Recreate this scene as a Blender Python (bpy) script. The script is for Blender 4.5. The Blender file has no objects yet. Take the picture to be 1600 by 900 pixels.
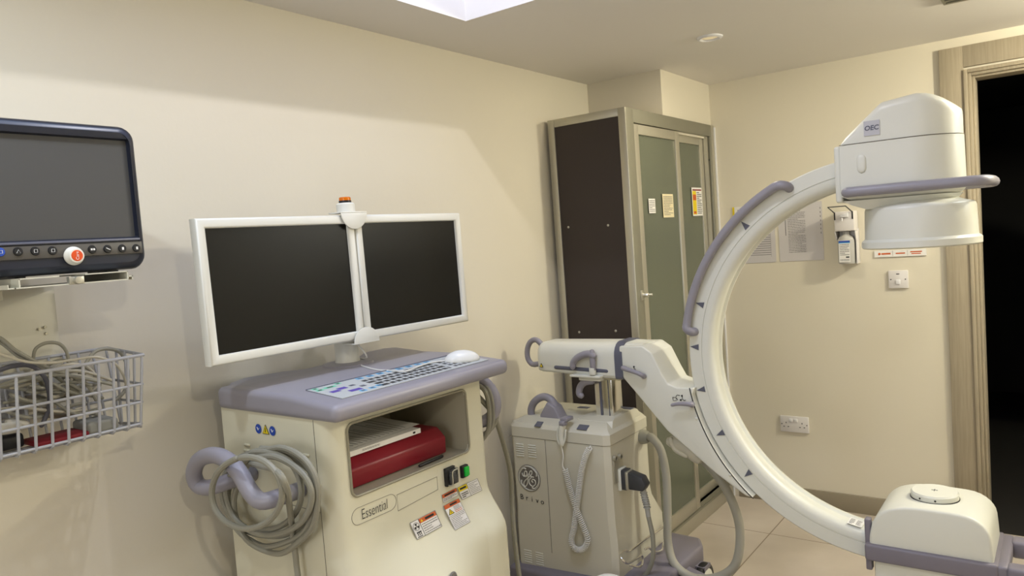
import bpy, bmesh, math, random
from mathutils import Vector, Matrix
random.seed(7)
scn = bpy.context.scene
COL = scn.collection
# ------------------------------------------------------------------ camera
FPX = 1175.32
def _nv(a): return Vector(a).normalized()
_Y = _nv((1665-800, 450-316, FPX)); _X = -Vector((-790-800, 450-495, FPX))
_X = (_X - _X.dot(_Y)*_Y).normalized(); _Z = _X.cross(_Y)
if _Z[1] < 0: _Z = -_Z
CAM = Vector((0, 0, 1.5))
def ray(px, py):
    q = Vector((px-800, 450-py, FPX))
    return Vector((_X.dot(q), _Y.dot(q), _Z.dot(q)))
def at(px, py, ax, v):
    """the point of the plane x, y or z = v seen in that direction"""
    d = ray(px, py); i = 'xyz'.index(ax); t = (v-CAM[i])/d[i]
    return CAM + t*d
cd = bpy.data.cameras.new('camera'); cam = bpy.data.objects.new('camera', cd); COL.objects.link(cam)
cd.sensor_width = 36; cd.lens = 36*FPX/1600; cd.clip_start = .02
right = Vector((_X[0], _Y[0], _Z[0])); up = Vector((_X[1], _Y[1], _Z[1])); fwd = Vector((_X[2], _Y[2], _Z[2]))
M = Matrix((right, up, -fwd)).transposed().to_4x4(); M.translation = CAM
cam.matrix_world = M
scn.camera = cam
scn.view_settings.view_transform = 'Standard'; scn.view_settings.look = 'None'
scn.view_settings.gamma = 1; scn.view_settings.use_curve_mapping = False
scn.view_settings.exposure = -0.14
# ------------------------------------------------------------------ world and lights
YB_ = -2.0; CZ = 2.276; XL = -1.953; YF = 4.016
w = bpy.data.worlds.new('world'); scn.world = w; w.use_nodes = True
w.node_tree.nodes['Background'].inputs[0].default_value = (.75, .82, 1, 1)
w.node_tree.nodes['Background'].inputs[1].default_value = .05
def lamp(name, kind, loc, power, color, size=.1, rot=(0, 0, 0), size_y=None):
    l = bpy.data.lights.new(name, kind); l.energy = power; l.color = color
    if kind == 'AREA':
        l.size = size
        if size_y: l.shape = 'RECTANGLE'; l.size_y = size_y
        else: l.shape = 'DISK'
    elif kind == 'POINT': l.shadow_soft_size = size
    o = bpy.data.objects.new(name, l); o.location = loc; o.rotation_euler = rot; COL.objects.link(o); return o
WARM = (1, .80, .50); COOL = (.98, .97, 1)
lamp('skylight_lamp', 'POINT', (-1.006, 1.411, 2.944), 35, (.96, .94, 1), .022)
lamp('skylight_daylight', 'AREA', (-.95, 1.30, 3.36), 17, (.45, .66, 1), 1.2, size_y=1.3)
DOWN = [(-1.152, 3.03, 5, (1, .88, .66)), (-1.30, .40, 7.5, (.80, .90, 1)), (.30, 3.05, 6, (.8, .9, 1)), (.4, .2, 18, (1, .91, .74))]
for i, (x, y, e, c) in enumerate(DOWN):
    lamp('downlight_lamp', 'AREA', (x, y, CZ-.010), e, c, .07)
lamp('warm_fill_light', 'POINT', (.6, 3.3, 2.15), 76, (1, .91, .68), .05)  # added point light, warm fill from the right out of view
lamp('rear_fill_light', 'AREA', (-.6, YB_+.03, 1.5), 23, (.92, .94, 1), 1.3, (math.pi/2, 0, 0), 1.0)  # added fill for the dim lower left wall, no window known there
lamp('cool_fill_light', 'POINT', (1.6, 3.5, 1.95), 24, (.85, .95, 1), .06)  # added cool fill point, in mid-air near the right wall
# ------------------------------------------------------------------ materials
def lin(c): return tuple(((v/255/12.92) if v/255 <= .04045 else ((v/255+.055)/1.055)**2.4) for v in c)
MATS = {}
def mat(name, rgb, rough=.5, metal=0, spec=.5, noise=0, nscale=8, bump=0, bscale=200, trans=0, emit=None, ior=1.45, coat=0):
    m = bpy.data.materials.new(name); m.use_nodes = True; nt = m.node_tree; b = nt.nodes['Principled BSDF']
    c = tuple(v*.85 for v in lin(rgb))+(1,)
    b.inputs['Base Color'].default_value = c; b.inputs['Roughness'].default_value = rough
    b.inputs['Metallic'].default_value = metal; b.inputs['Specular IOR Level'].default_value = spec
    b.inputs['Transmission Weight'].default_value = trans; b.inputs['IOR'].default_value = ior
    b.inputs['Coat Weight'].default_value = coat
    tc = nt.nodes.new('ShaderNodeTexCoord')
    if noise:
        n = nt.nodes.new('ShaderNodeTexNoise'); n.inputs['Scale'].default_value = nscale; n.inputs['Detail'].default_value = 4
        nt.links.new(tc.outputs['Object'], n.inputs['Vector'])
        r = nt.nodes.new('ShaderNodeMapRange'); r.inputs[3].default_value = 1-noise; r.inputs[4].default_value = 1+noise
        nt.links.new(n.outputs['Fac'], r.inputs[0])
        v = nt.nodes.new('ShaderNodeVectorMath'); v.operation = 'SCALE'; v.inputs[0].default_value = c[:3]
        nt.links.new(r.outputs[0], v.inputs['Scale']); nt.links.new(v.outputs[0], b.inputs['Base Color'])
    if bump:
        n2 = nt.nodes.new('ShaderNodeTexNoise'); n2.inputs['Scale'].default_value = bscale
        nt.links.new(tc.outputs['Object'], n2.inputs['Vector'])
        bp = nt.nodes.new('ShaderNodeBump'); bp.inputs['Strength'].default_value = bump; bp.inputs['Distance'].default_value = .002
        nt.links.new(n2.outputs['Fac'], bp.inputs['Height']); nt.links.new(bp.outputs[0], b.inputs['Normal'])
    if emit:
        b.inputs['Emission Color'].default_value = lin(emit[0])+(1,); b.inputs['Emission Strength'].default_value = emit[1]
    MATS[name] = m; return m
wallm = mat('wall_paint', (229, 222, 203), .55, spec=.3, noise=.015, nscale=3, bump=.15, bscale=60)
ceilm = mat('ceiling_paint', (242, 238, 232), .7, spec=.2, noise=.01, nscale=2)
shaftm = mat('shaft_paint', (186, 184, 196), .6)
whitep = mat('white_paint', (238, 238, 240), .6)
cream = mat('cream_plastic', (224, 220, 196), .38, noise=.012, nscale=6, bump=.05, bscale=500)
beige = mat('beige_plastic', (212, 208, 190), .4, noise=.012, nscale=6, bump=.05, bscale=500)
offw = mat('white_plastic', (229, 229, 217), .35, noise=.01, nscale=5)
monw = mat('monitor_plastic', (232, 231, 220), .4, noise=.01)
lilac = mat('lilac_plastic', (152, 149, 158), .38, noise=.03, nscale=10, bump=.06, bscale=600)
lilacd = mat('lilac_base_plastic', (126, 121, 131), .42, noise=.03, nscale=12)
slate = mat('slate_plastic', (98, 100, 114), .4)
navy = mat('navy_plastic', (30, 34, 47), .3, noise=.03)
screen = mat('screen_glass', (24, 23, 20), .3, spec=.22)
screen2 = mat('grey_screen_glass', (80, 79, 77), .35, spec=.3)
black = mat('black_plastic', (22, 22, 24), .45)
dark = mat('dark_grey_plastic', (62, 63, 66), .45)
groove = mat('seam_grey', (128, 124, 112), .7)
chrome = mat('chrome', (250, 248, 240), .2, metal=1)
steel = mat('brushed_aluminium', (196, 192, 176), .36, metal=.65, noise=.03, nscale=30)
alu2 = mat('grey_aluminium', (150, 148, 132), .4, metal=.5, noise=.03)
panelb = mat('brown_black_panel', (66, 58, 54), .5, spec=.3, noise=.03)
glassm = mat('frosted_glass', (118, 124, 106), .24, trans=.3)
wire = mat('grey_coated_wire', (172, 173, 176), .4)
cab_g = mat('grey_cable', (150, 148, 134), .45)
cab_l = mat('light_cable', (196, 190, 172), .45)
cab_d = mat('dark_cable', (84, 84, 92), .45)
cab_w = mat('white_cable', (236, 235, 228), .4)
red = mat('red_binder', (136, 26, 40), .38, noise=.04)
paper = mat('paper', (242, 240, 236), .8, noise=.01)
paperc = mat('cream_paper', (234, 222, 184), .8)
ink = mat('ink_grey', (120, 118, 118), .8)
mat('ink_mid', (84, 82, 80), .8)
inkd = mat('ink_black', (34, 33, 33), .7)
orange = mat('orange_print', (206, 96, 40), .6)
yellow = mat('yellow_print', (232, 206, 30), .6)
bluep = mat('blue_print', (40, 76, 170), .6)
cyan = mat('cyan_print', (96, 178, 226), .6)
purple = mat('purple_print', (96, 76, 168), .6)
mint = mat('mint_print', (120, 214, 176), .6)
green = mat('green_switch', (20, 160, 50), .3, emit=((20, 200, 60), .15))
amber = mat('amber_lens', (236, 128, 12), .15, trans=.3, emit=((240, 120, 10), .12))
clearp = mat('clear_acrylic', (235, 238, 236), .05, trans=.95)
orangek = mat('orange_cap', (226, 80, 24), .35)
bottle_m = mat('bottle_plastic', (214, 212, 206), .35, trans=.15)
coatm = mat('dark_cloth', (18, 17, 22), .9)
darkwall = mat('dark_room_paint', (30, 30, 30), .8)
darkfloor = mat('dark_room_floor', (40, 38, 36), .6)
lens_m = mat('lamp_lens', (250, 240, 215), .4, emit=((255, 226, 170), .35))
socketw = mat('socket_white', (232, 228, 226), .3)
def wood_mat():
    m = mat('taupe_wood', (176, 158, 136), .5); nt = m.node_tree; b = nt.nodes['Principled BSDF']
    tc = nt.nodes.new('ShaderNodeTexCoord'); mp = nt.nodes.new('ShaderNodeMapping'); mp.inputs['Scale'].default_value = (110, 110, 4)
    n = nt.nodes.new('ShaderNodeTexNoise'); n.inputs['Scale'].default_value = 1.5; n.inputs['Detail'].default_value = 6
    cr = nt.nodes.new('ShaderNodeValToRGB'); cr.color_ramp.elements[0].position = .3; cr.color_ramp.elements[1].position = .7
    cr.color_ramp.elements[0].color = lin((148, 138, 118))+(1,); cr.color_ramp.elements[1].color = lin((164, 153, 132))+(1,)
    nt.links.new(tc.outputs['Object'], mp.inputs[0]); nt.links.new(mp.outputs[0], n.inputs['Vector'])
    nt.links.new(n.outputs['Fac'], cr.inputs[0]); nt.links.new(cr.outputs[0], b.inputs['Base Color']); return m
wood = wood_mat()
def floor_mat():
    m = mat('beige_floor_tile', (190, 172, 148), .3); nt = m.node_tree; b = nt.nodes['Principled BSDF']
    tc = nt.nodes.new('ShaderNodeTexCoord')
    mp = nt.nodes.new('ShaderNodeMapping'); mp.inputs['Location'].default_value = (FX, FY, 0)
    br = nt.nodes.new('ShaderNodeTexBrick'); br.offset = 0; br.inputs['Scale'].default_value = 1
    br.inputs['Brick Width'].default_value = .6; br.inputs['Row Height'].default_value = .6
    br.inputs['Mortar Size'].default_value = .0028; br.inputs['Mortar'].default_value = lin((118, 102, 84))+(1,)
    n = nt.nodes.new('ShaderNodeTexNoise'); n.inputs['Scale'].default_value = 3; n.inputs['Detail'].default_value = 5
    cr = nt.nodes.new('ShaderNodeValToRGB'); cr.color_ramp.elements[0].position = .3; cr.color_ramp.elements[1].position = .7
    cr.color_ramp.elements[0].color = lin((172, 161, 147))+(1,); cr.color_ramp.elements[1].color = lin((192, 181, 167))+(1,)
    nt.links.new(tc.outputs['Object'], mp.inputs[0]); nt.links.new(mp.outputs[0], br.inputs['Vector'])
    nt.links.new(tc.outputs['Object'], n.inputs['Vector']); nt.links.new(n.outputs['Fac'], cr.inputs[0])
    nt.links.new(cr.outputs[0], br.inputs['Color1']); nt.links.new(cr.outputs[0], br.inputs['Color2'])
    nt.links.new(br.outputs['Color'], b.inputs['Base Color']); return m
FX, FY = .6*3+1.286, .6*3-3.33+.0
_fo = (((XL-.12)+(2.3+.12))/2, ((-2.0-.12)+YF)/2)
FX, FY = (1.193+_fo[0]) % .6, (-3.563+_fo[1]) % .6
tile = floor_mat()
# ------------------------------------------------------------------ mesh helpers
class MB:
    def __init__(s): s.v = []; s.f = []; s.m = []; s.mats = []; s.cur = 0
    def use(s, m):
        if m not in s.mats: s.mats.append(m)
        s.cur = s.mats.index(m); return s
    def raw(s, vs, fs):
        n = len(s.v); s.v += [Vector(p) for p in vs]
        for f in fs: s.f.append([n+i for i in f]); s.m.append(s.cur)
        return s
    def bm(s, b, Mx=None):
        b.verts.index_update()
        s.raw([(Mx @ v.co if Mx else v.co.copy()) for v in b.verts], [[v.index for v in f.verts] for f in b.faces]); b.free(); return s
    def box(s, c, d, bev=0, seg=2, Mx=None):
        b = bmesh.new(); bmesh.ops.create_cube(b, size=1)
        for v in b.verts: v.co = Vector((v.co[0]*d[0], v.co[1]*d[1], v.co[2]*d[2]))
        if bev: bmesh.ops.bevel(b, geom=b.edges[:], offset=bev, segments=seg, profile=.5, affect='EDGES')
        T = Matrix.Translation(Vector(c)); return s.bm(b, T @ Mx if Mx else T)
    def rng(s, a, b_, bev=0, seg=2):
        a = Vector(a); b_ = Vector(b_); return s.box((a+b_)/2, [abs(b_[i]-a[i]) for i in range(3)], bev, seg)
    def obox(s, o, ux, uy, uz, bev=0, seg=2):
        """box spanned by three edge vectors from a corner"""
        o = Vector(o); P = [o, o+ux, o+ux+uy, o+uy]; return s.prism(P, uz, bev, seg)
    def prism(s, pts, ext, bev=0, seg=2):
        pts = [Vector(p) for p in pts]; ext = Vector(ext); b = bmesh.new()
        A = [b.verts.new(p) for p in pts]; B = [b.verts.new(p+ext) for p in pts]; n = len(pts)
        b.faces.new(A); b.faces.new(B[::-1])
        for i in range(n): b.faces.new((A[i], B[i], B[(i+1) % n], A[(i+1) % n]))
        bmesh.ops.recalc_face_normals(b, faces=b.faces[:])
        if bev: bmesh.ops.bevel(b, geom=[e for e in b.edges if e.calc_face_angle(0) > .3], offset=bev, segments=seg, profile=.5, affect='EDGES', clamp_overlap=True)
        return s.bm(b)
    def cyl(s, p0, p1, r0, r1=None, n=24, bev=0):
        p0 = Vector(p0); p1 = Vector(p1); r1 = r0 if r1 is None else r1; h = (p1-p0).length
        pr = [(0, 0), (r0, 0), (r1, h), (0, h)]
        if bev: pr = [(0, 0), (r0-bev, 0), (r0-bev*.3, bev*.3), (r0, bev), (r1, h-bev), (r1-bev*.3, h-bev*.3), (r1-bev, h), (0, h)]
        return s.lathe(pr, p0, p1-p0, n)
    def lathe(s, prof, base, axis, n=32, sx=1, sy=1, ref=None):
        base = Vector(base); z = Vector(axis).normalized()
        x = Vector(ref) if ref else (Vector((1, 0, 0)) if abs(z[0]) < .8 else Vector((0, 1, 0)))
        x = (x-x.dot(z)*z).normalized(); y = z.cross(x)
        vs = []; fs = []; k = len(prof)
        for i in range(n):
            a = 2*math.pi*i/n
            for r, h in prof: vs.append(base+z*h+(x*math.cos(a)*sx+y*math.sin(a)*sy)*max(r, 1e-5))
        for i in range(n):
            j = (i+1) % n
            for q in range(k-1):
                if prof[q][0] < 1e-5 and prof[q+1][0] < 1e-5: continue
                fs.append((i*k+q, j*k+q, j*k+q+1, i*k+q+1))
        b = bmesh.new(); V = [b.verts.new(p) for p in vs]
        for f in fs: b.faces.new([V[i] for i in f])
        bmesh.ops.remove_doubles(b, verts=b.verts[:], dist=5e-5); bmesh.ops.recalc_face_normals(b, faces=b.faces[:])
        return s.bm(b)
    def tube(s, pts, r, n=10, sm=5, closed=False, flat=None):
        """round tube through the points; flat=(direction, factor) squeezes it"""
        P = smooth(pts, sm, closed); m = len(P)
        R = r if callable(r) else (lambda t: r)
        T = [(P[(i+1) % m]-P[i-1] if closed else P[min(i+1, m-1)]-P[max(i-1, 0)]).normalized() for i in range(m)]
        ref = Vector((0, 0, 1)) if abs(T[0][2]) < .9 else Vector((1, 0, 0))
        nx = (ref-ref.dot(T[0])*T[0]).normalized(); vs = []; fs = []
        for i in range(m):
            nx = (nx-nx.dot(T[i])*T[i]).normalized(); ny = T[i].cross(nx); rr = R(i/max(m-1, 1))
            for k in range(n):
                a = 2*math.pi*k/n; d = (nx*math.cos(a)+ny*math.sin(a))*rr
                if flat: fd = Vector(flat[0]).normalized(); d = d-fd*d.dot(fd)*(1-flat[1])
                vs.append(P[i]+d)
        for i in range(m if closed else m-1):
            j = (i+1) % m
            for k in range(n): fs.append((i*n+k, i*n+(k+1) % n, j*n+(k+1) % n, j*n+k))
        if not closed:
            for e, i in ((-1, 0), (1, m-1)):
                c = len(vs); q = R(0 if i == 0 else 1)
                ring = []
                for k in range(n): vs.append(P[i]+(vs[i*n+k]-P[i])*.65+T[i]*e*q*.7)
                vs.append(P[i]+T[i]*e*q)
                for k in range(n):
                    k2 = (k+1) % n
                    fs.append((i*n+k, i*n+k2, c+k2, c+k) if e > 0 else (i*n+k2, i*n+k, c+k, c+k2))
                    fs.append((c+k, c+k2, c+n) if e > 0 else (c+k2, c+k, c+n))
        return s.raw(vs, fs)
    def loft(s, rings, cap=True):
        n = len(rings[0]); b = bmesh.new(); V = [[b.verts.new(p) for p in r] for r in rings]
        for a, c in zip(V, V[1:]):
            for i in range(n): b.faces.new((a[i], a[(i+1) % n], c[(i+1) % n], c[i]))
        if cap: b.faces.new(V[0][::-1]); b.faces.new(V[-1])
        bmesh.ops.recalc_face_normals(b, faces=b.faces[:]); return s.bm(b)
    def text(s, body, o, ux, uy, size, depth=.0006, align='CENTER', bold=0):
        c = bpy.data.curves.new('t', 'FONT'); c.body = body; c.size = 1; c.align_x = align; c.align_y = 'CENTER'; c.resolution_u = 3; c.offset = bold
        t = bpy.data.objects.new('t', c); COL.objects.link(t); me = bpy.data.meshes.new_from_object(t)
        ux = Vector(ux); uy = Vector(uy); nz = ux.cross(uy).normalized()
        s.raw([Vector(o)+ux*v.co[0]*size+uy*v.co[1]*size+nz*depth for v in me.vertices], [list(p.vertices) for p in me.polygons])
        bpy.data.objects.remove(t); bpy.data.curves.remove(c); bpy.data.meshes.remove(me); return s
    def build(s, name, m=None, parent=None, angle=38):
        me = bpy.data.meshes.new(name); o = bpy.data.objects.new(name, me); COL.objects.link(o)
        if parent is not None: org = ORG[parent.name]; o.parent = parent
        else:
            lo = Vector([min(v[i] for v in s.v) for i in range(3)]); hi = Vector([max(v[i] for v in s.v) for i in range(3)])
            org = Vector(((lo[0]+hi[0])/2, (lo[1]+hi[1])/2, lo[2])); o.location = org
        me.from_pydata([v-org for v in s.v], [], s.f)
        for mm in (s.mats or [m]): me.materials.append(mm)
        if s.mats: me.polygons.foreach_set('material_index', s.m)
        me.polygons.foreach_set('use_smooth', [True]*len(me.polygons)); me.update()
        me.set_sharp_from_angle(angle=math.radians(angle))
        ORG[o.name] = org; return o
ORG = {}
def smooth(pts, k, closed=False):
    P = [Vector(p) for p in pts]
    if k <= 1 or len(P) < 3: return P
    out = []; n = len(P)
    for i in range(n if closed else n-1):
        if closed: a, b, c, d = P[i-1], P[i], P[(i+1) % n], P[(i+2) % n]
        else: a, b, c, d = P[max(i-1, 0)], P[i], P[i+1], P[min(i+2, n-1)]
        for j in range(k):
            t = j/k; out.append(.5*((2*b)+(c-a)*t+(2*a-5*b+4*c-d)*t*t+(3*b-a-3*c+d)*t**3))
    if not closed: out.append(P[-1])
    return out
def tag(o, label=None, cat=None, group=None, kind=None):
    if label: o['label'] = label
    if cat: o['category'] = cat
    if group: o['group'] = group
    if kind: o['kind'] = kind
    return o
def thing(name, loc, label, cat, group=None):
    o = bpy.data.objects.new(name, None); COL.objects.link(o); o.location = loc; o.empty_display_size = .1
    ORG[o.name] = Vector(loc); return tag(o, label, cat, group)
def struct(mb, name, m=None, angle=38): return tag(mb.build(name, m, None, angle), kind='structure')
def V(*a): return Vector(a)
def arc2(c, r, a0, a1, n): return [(c[0]+r*math.cos(math.radians(a0+(a1-a0)*i/n)), c[1]+r*math.sin(math.radians(a0+(a1-a0)*i/n))) for i in range(n+1)]
class Sheet:
    """printed flat sheet: o = lower left corner, ux / uy = edge vectors; coordinates 0..1"""
    def __init__(s, mb, o, ux, uy): s.mb = mb; s.o = Vector(o); s.ux = Vector(ux); s.uy = Vector(uy); s.n = s.ux.cross(s.uy).normalized()
    def p(s, x, y, h=0): return s.o+s.ux*x+s.uy*y+s.n*h
    def q(s, m, x0, y0, x1, y1, h=.0006): s.mb.use(m).raw([s.p(x0, y0, h), s.p(x1, y0, h), s.p(x1, y1, h), s.p(x0, y1, h)], [(0, 1, 2, 3)])
    def slab(s, m, t=.0006): s.mb.use(m).prism([s.p(0, 0), s.p(1, 0), s.p(1, 1), s.p(0, 1)], s.n*t)
    def poly(s, m, pts, h=.0008): s.mb.use(m).raw([s.p(x, y, h) for x, y in pts], [list(range(len(pts)))])
    def lines(s, m, x0, y0, x1, y1, n, h=.0008, th=.45, words=True):
        dy = (y1-y0)/n
        for i in range(n):
            y = y1-dy*(i+.5); x = x0; end = x1 if random.random() < .7 else x0+(x1-x0)*random.uniform(.5, .95)
            if not words: s.q(m, x, y-dy*th/2, end, y+dy*th/2, h); continue
            while x < end:
                wd = (x1-x0)*random.uniform(.05, .18); s.q(m, x, y-dy*th/2, min(x+wd, end), y+dy*th/2, h); x += wd+(x1-x0)*.02
    def frame(s, m, t, h=.0009, asp=1):
        s.q(m, 0, 0, 1, t*asp, h); s.q(m, 0, 1-t*asp, 1, 1, h); s.q(m, 0, 0, t, 1, h); s.q(m, 1-t, 0, 1, 1, h)
# ------------------------------------------------------------------ room shell
XR, YB = 2.3, -2.0
# left wall, far wall with door opening, right and rear walls
struct(MB().rng((XL-.12, YB-.12, 0), (XL, YF+.12, CZ)), 'wall_left', wallm)
DX0, DX1, DZ = -.337, .56, 2.105
mb = MB(); mb.rng((XL, YF, 0), (DX0, YF+.12, CZ)); mb.rng((DX1, YF, 0), (XR, YF+.12, CZ)); mb.rng((DX0, YF, DZ), (DX1, YF+.12, CZ))
struct(mb, 'wall_far', wallm)
struct(MB().rng((XR, YB-.12, 0), (XR+.12, YF+.12, CZ)), 'wall_right', wallm)
struct(MB().rng((XL, YB-.12, 0), (XR, YB, CZ)), 'wall_rear', wallm)
struct(MB().rng((XL-.12, YB-.12, -.1), (XR+.12, YF, 0)), 'floor', tile)
mb = MB(); mb.rng((-1.3, YB, .95), (.1, YB+.02, 2.05), .004); struct(mb, 'rear_fill_board', whitep)  # added white board behind the rear fill light, in place of a window
SX0, SX1, SY0, SY1, SZ = -1.657, -.25, .45, 2.081, 3.4
mb = MB()
mb.rng((XL-.12, YB-.12, CZ), (SX0, YF+.12, CZ+.1)); mb.rng((SX1, YB-.12, CZ), (XR+.12, YF+.12, CZ+.1))
mb.rng((SX0, YB-.12, CZ), (SX1, SY0, CZ+.1)); mb.rng((SX0, SY1, CZ), (SX1, YF+.12, CZ+.1))
struct(mb, 'ceiling', ceilm)
mb = MB()
mb.rng((SX0-.06, SY0-.06, CZ+.1), (SX0, SY1+.06, SZ)); mb.rng((SX1, SY0-.06, CZ+.1), (SX1+.06, SY1+.06, SZ))
mb.rng((SX0, SY0-.06, CZ+.1), (SX1, SY0, SZ)); mb.rng((SX0, SY1, CZ+.1), (SX1, SY1+.06, SZ))
mb.rng((SX0-.06, SY0-.06, SZ), (SX1+.06, SY1+.06, SZ+.05))
struct(mb, 'trim_1', shaftm)                      # shaft of the skylight
bx = at(1030, 108, 'z', CZ)
struct(MB().rng((XL, 3.405, 1.98), (-1.548, YF, CZ)), 'trim_2', wallm)     # boxed-in corner above the cabinet
mb = MB(); mb.rng((-1.50, YF-.012, 0), (-.452, YF, .092), .002); struct(mb, 'baseboard_far', mat('skirting_tile', (150, 140, 120), .45, noise=.06, nscale=12))
mb = MB(); mb.rng((XL, YB, 0), (XL+.012, 2.97, .092), .002); struct(mb, 'baseboard_left', MATS['skirting_tile'])
# door frame : casing with stepped inner beads
def frame_pts(x0, x1, z): return [V(x0, 0, 0), V(x0, 0, z)]
mb = MB()
for (xa, xb, ya, yb_) in ((-.452, -.357, YF-.018, YF), (-.357, -.341, YF-.026, YF), (-.341, -.327, YF-.012, YF+.12), (-.327, -.315, YF+.01, YF+.12)):
    h = {-.452: 2.232, -.357: 2.125, -.341: 2.110, -.327: 2.098}[xa]
    mb.rng((xa, ya, 0), (xb, yb_, h), .002)
    w_ = DX1+(-.327-xa)
    mb.rng((xb if xa > -.45 else xb, ya, h-(xb-xa)), (w_, yb_, h), .002)
    mb.rng((w_-(xb-xa), ya, 0), (w_, yb_, h), .002)
struct(mb, 'door_1', wood)
# dark room beyond
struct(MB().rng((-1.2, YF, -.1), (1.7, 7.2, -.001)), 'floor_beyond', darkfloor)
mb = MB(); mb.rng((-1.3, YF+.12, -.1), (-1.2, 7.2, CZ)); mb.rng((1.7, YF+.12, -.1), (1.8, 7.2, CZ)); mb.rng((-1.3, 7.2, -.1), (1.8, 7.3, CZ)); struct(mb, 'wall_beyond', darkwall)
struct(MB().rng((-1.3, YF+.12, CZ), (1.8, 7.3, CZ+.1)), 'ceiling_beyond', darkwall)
# ------------------------------------------------------------------ monitor cart (local frame scaled to its true place)
_a = math.radians(1.0); CU = V(math.sin(_a), math.cos(_a), 0); CV = V(-math.cos(_a), math.sin(_a), 0); CO = V(-1.475, 1.2, 0); CS = .95
def cw(u, v, z):
    p = CO+CU*u+CV*v; p[2] = z; return CAM+(p-CAM)*CS
def cu(px, py, u):   # point of the cart plane u seen at that pixel
    d = ray(px, py); t = (u-(CAM-CO).dot(CU))/d.dot(CU); p = CAM+t*d; return CAM+(p-CAM)*CS
def cvp(px, py, v):
    d = ray(px, py); t = (v-(CAM-CO).dot(CV))/d.dot(CV); return CAM+t*d*CS
FZ = -.0789
cart = thing('monitor_cart', cw(.31, .25, FZ), 'cream medical monitor cart with lilac grey top and twin white displays', 'medical cart')
def sstep(t): t = max(0, min(1, t)); return t*t*(3-2*t)
def bulge(u, z):
    r = sstep((u-.30)/.24)                       # towards the right end the slope is short and steep
    left = .115*sstep((.80-z)/.42)
    mid = .085*sstep((.745-z)/.20)+.02*sstep((.62-z)/.1)
    rgt = .068*sstep((.755-z)/.135)
    k = sstep((u-.06)/.16); b = left*(1-k)+mid*k
    b = b*(1-r)+rgt*r
    b += .012*math.exp(-((u-.525)/.012)**2)*sstep((.74-z)/.1)
    return b*sstep((z+.02)/.15+.3)
# front skin
R_ = .05; W_ = .615
path = [(0, .10)]+[(R_-R_*math.cos(math.radians(a)), .02+R_-R_*math.sin(math.radians(a))) for a in range(0, 91, 15)]
us = sorted(set([.06]+[.09+.0275*i for i in range(16)]+[.525, .5])); us = [u for u in us if R_ < u < W_-R_+.001]
path += [(u, .02) for u in us]
R2 = .03; path += [(W_-R2+R2*math.sin(math.radians(a)), .02+R2-R2*math.cos(math.radians(a))) for a in range(0, 91, 15)]+[(W_, .10)]
zs = [FZ+.10, .05, .15, .25, .35]+[.38+.02*i for i in range(25)]+[.875, .9, .95, 1.0, 1.067, 1.09]
zs = sorted(set(round(z, 4) for z in zs if z <= .865 or z >= .875))
mb = MB(); vs = []; fs = []
for z in zs:
    for (u, v) in path:
        f = 1-sstep((v-.02)/.08)
        vs.append(cw(u, v-bulge(u, z)*f, z))
n = len(path)
for i in range(len(zs)-1):
    for j in range(n-1):
        if zs[i] >= .874 and zs[i+1] <= 1.068 and path[j][0] >= .0599 and path[j+1][0] <= .5251 and path[j][1] < .021: continue
        fs.append((i*n+j, i*n+j+1, (i+1)*n+j+1, (i+1)*n+j))
mb.raw(vs, fs)
z0, z1 = zs[0], 1.09; vb = .49
for u in (0, W_): mb.raw([cw(u, .10, z0), cw(u, vb, z0), cw(u, vb, z1), cw(u, .10, z1)], [(0, 1, 2, 3)])
mb.raw([cw(0, vb, z0), cw(W_, vb, z0), cw(W_, vb, z1), cw(0, vb, z1)], [(0, 1, 2, 3)])
mb.raw([cw(0, .10, z0), cw(W_, .10, z0), cw(W_, vb, z0), cw(0, vb, z0)], [(0, 1, 2, 3)])
mb.raw([cw(0, .10, z1), cw(W_, .10, z1), cw(W_, vb, z1), cw(0, vb, z1)], [(0, 1, 2, 3)])
mb.raw([cw(0, .10, z0), cw(W_, .10, z0), cw(W_, -.1, z0), cw(0, -.1, z0)], [(0, 1, 2, 3)])
body = mb.build('body', cream, cart, 50)
# compartment lining with rounded front lip
mb = MB(); ua, ub, za, zb, vd = .06, .525, .875, 1.067, .36
fr = [(ua, za), (ub, za), (ub, zb), (ua, zb)]
for (a, b) in ((0, 1), (1, 2), (2, 3), (3, 0)):
    mb.raw([cw(fr[a][0], .02, fr[a][1]), cw(fr[b][0], .02, fr[b][1]), cw(fr[b][0], vd, fr[b][1]), cw(fr[a][0], vd, fr[a][1])], [(0, 1, 2, 3)])
mb.raw([cw(u, vd, z) for u, z in fr], [(0, 1, 2, 3)])
mb.build('compartment', mat('compartment_lining', (176, 170, 148), .5), cart)
mb = MB(); rim = []
for (cx, cz_, a0) in ((ub-.02, zb-.02, 0), (ua+.02, zb-.02, 90), (ua+.02, za+.02, 180), (ub-.02, za+.02, 270)):
    rim += [cw(x, .018, z) for x, z in arc2((cx, cz_), .02, a0, a0+90, 4)]
mb.tube(rim, .0035, 6, 1, True); mb.build('opening_rim', mat('rim_grey', (150, 145, 124), .5), cart)
for (cx, cz_, a0, qx, qz) in ((ub-.02, zb-.02, 0, ub, zb), (ua+.02, zb-.02, 90, ua, zb), (ua+.02, za+.02, 180, ua, za), (ub-.02, za+.02, 270, ub, za)):
    pts = [cw(qx, .0195, qz)]+[cw(x, .0195, z) for x, z in arc2((cx, cz_), .02, a0, a0+90, 5)]
    MB().prism(pts, CV*.006).build('opening_corner', cream, cart)
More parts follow.
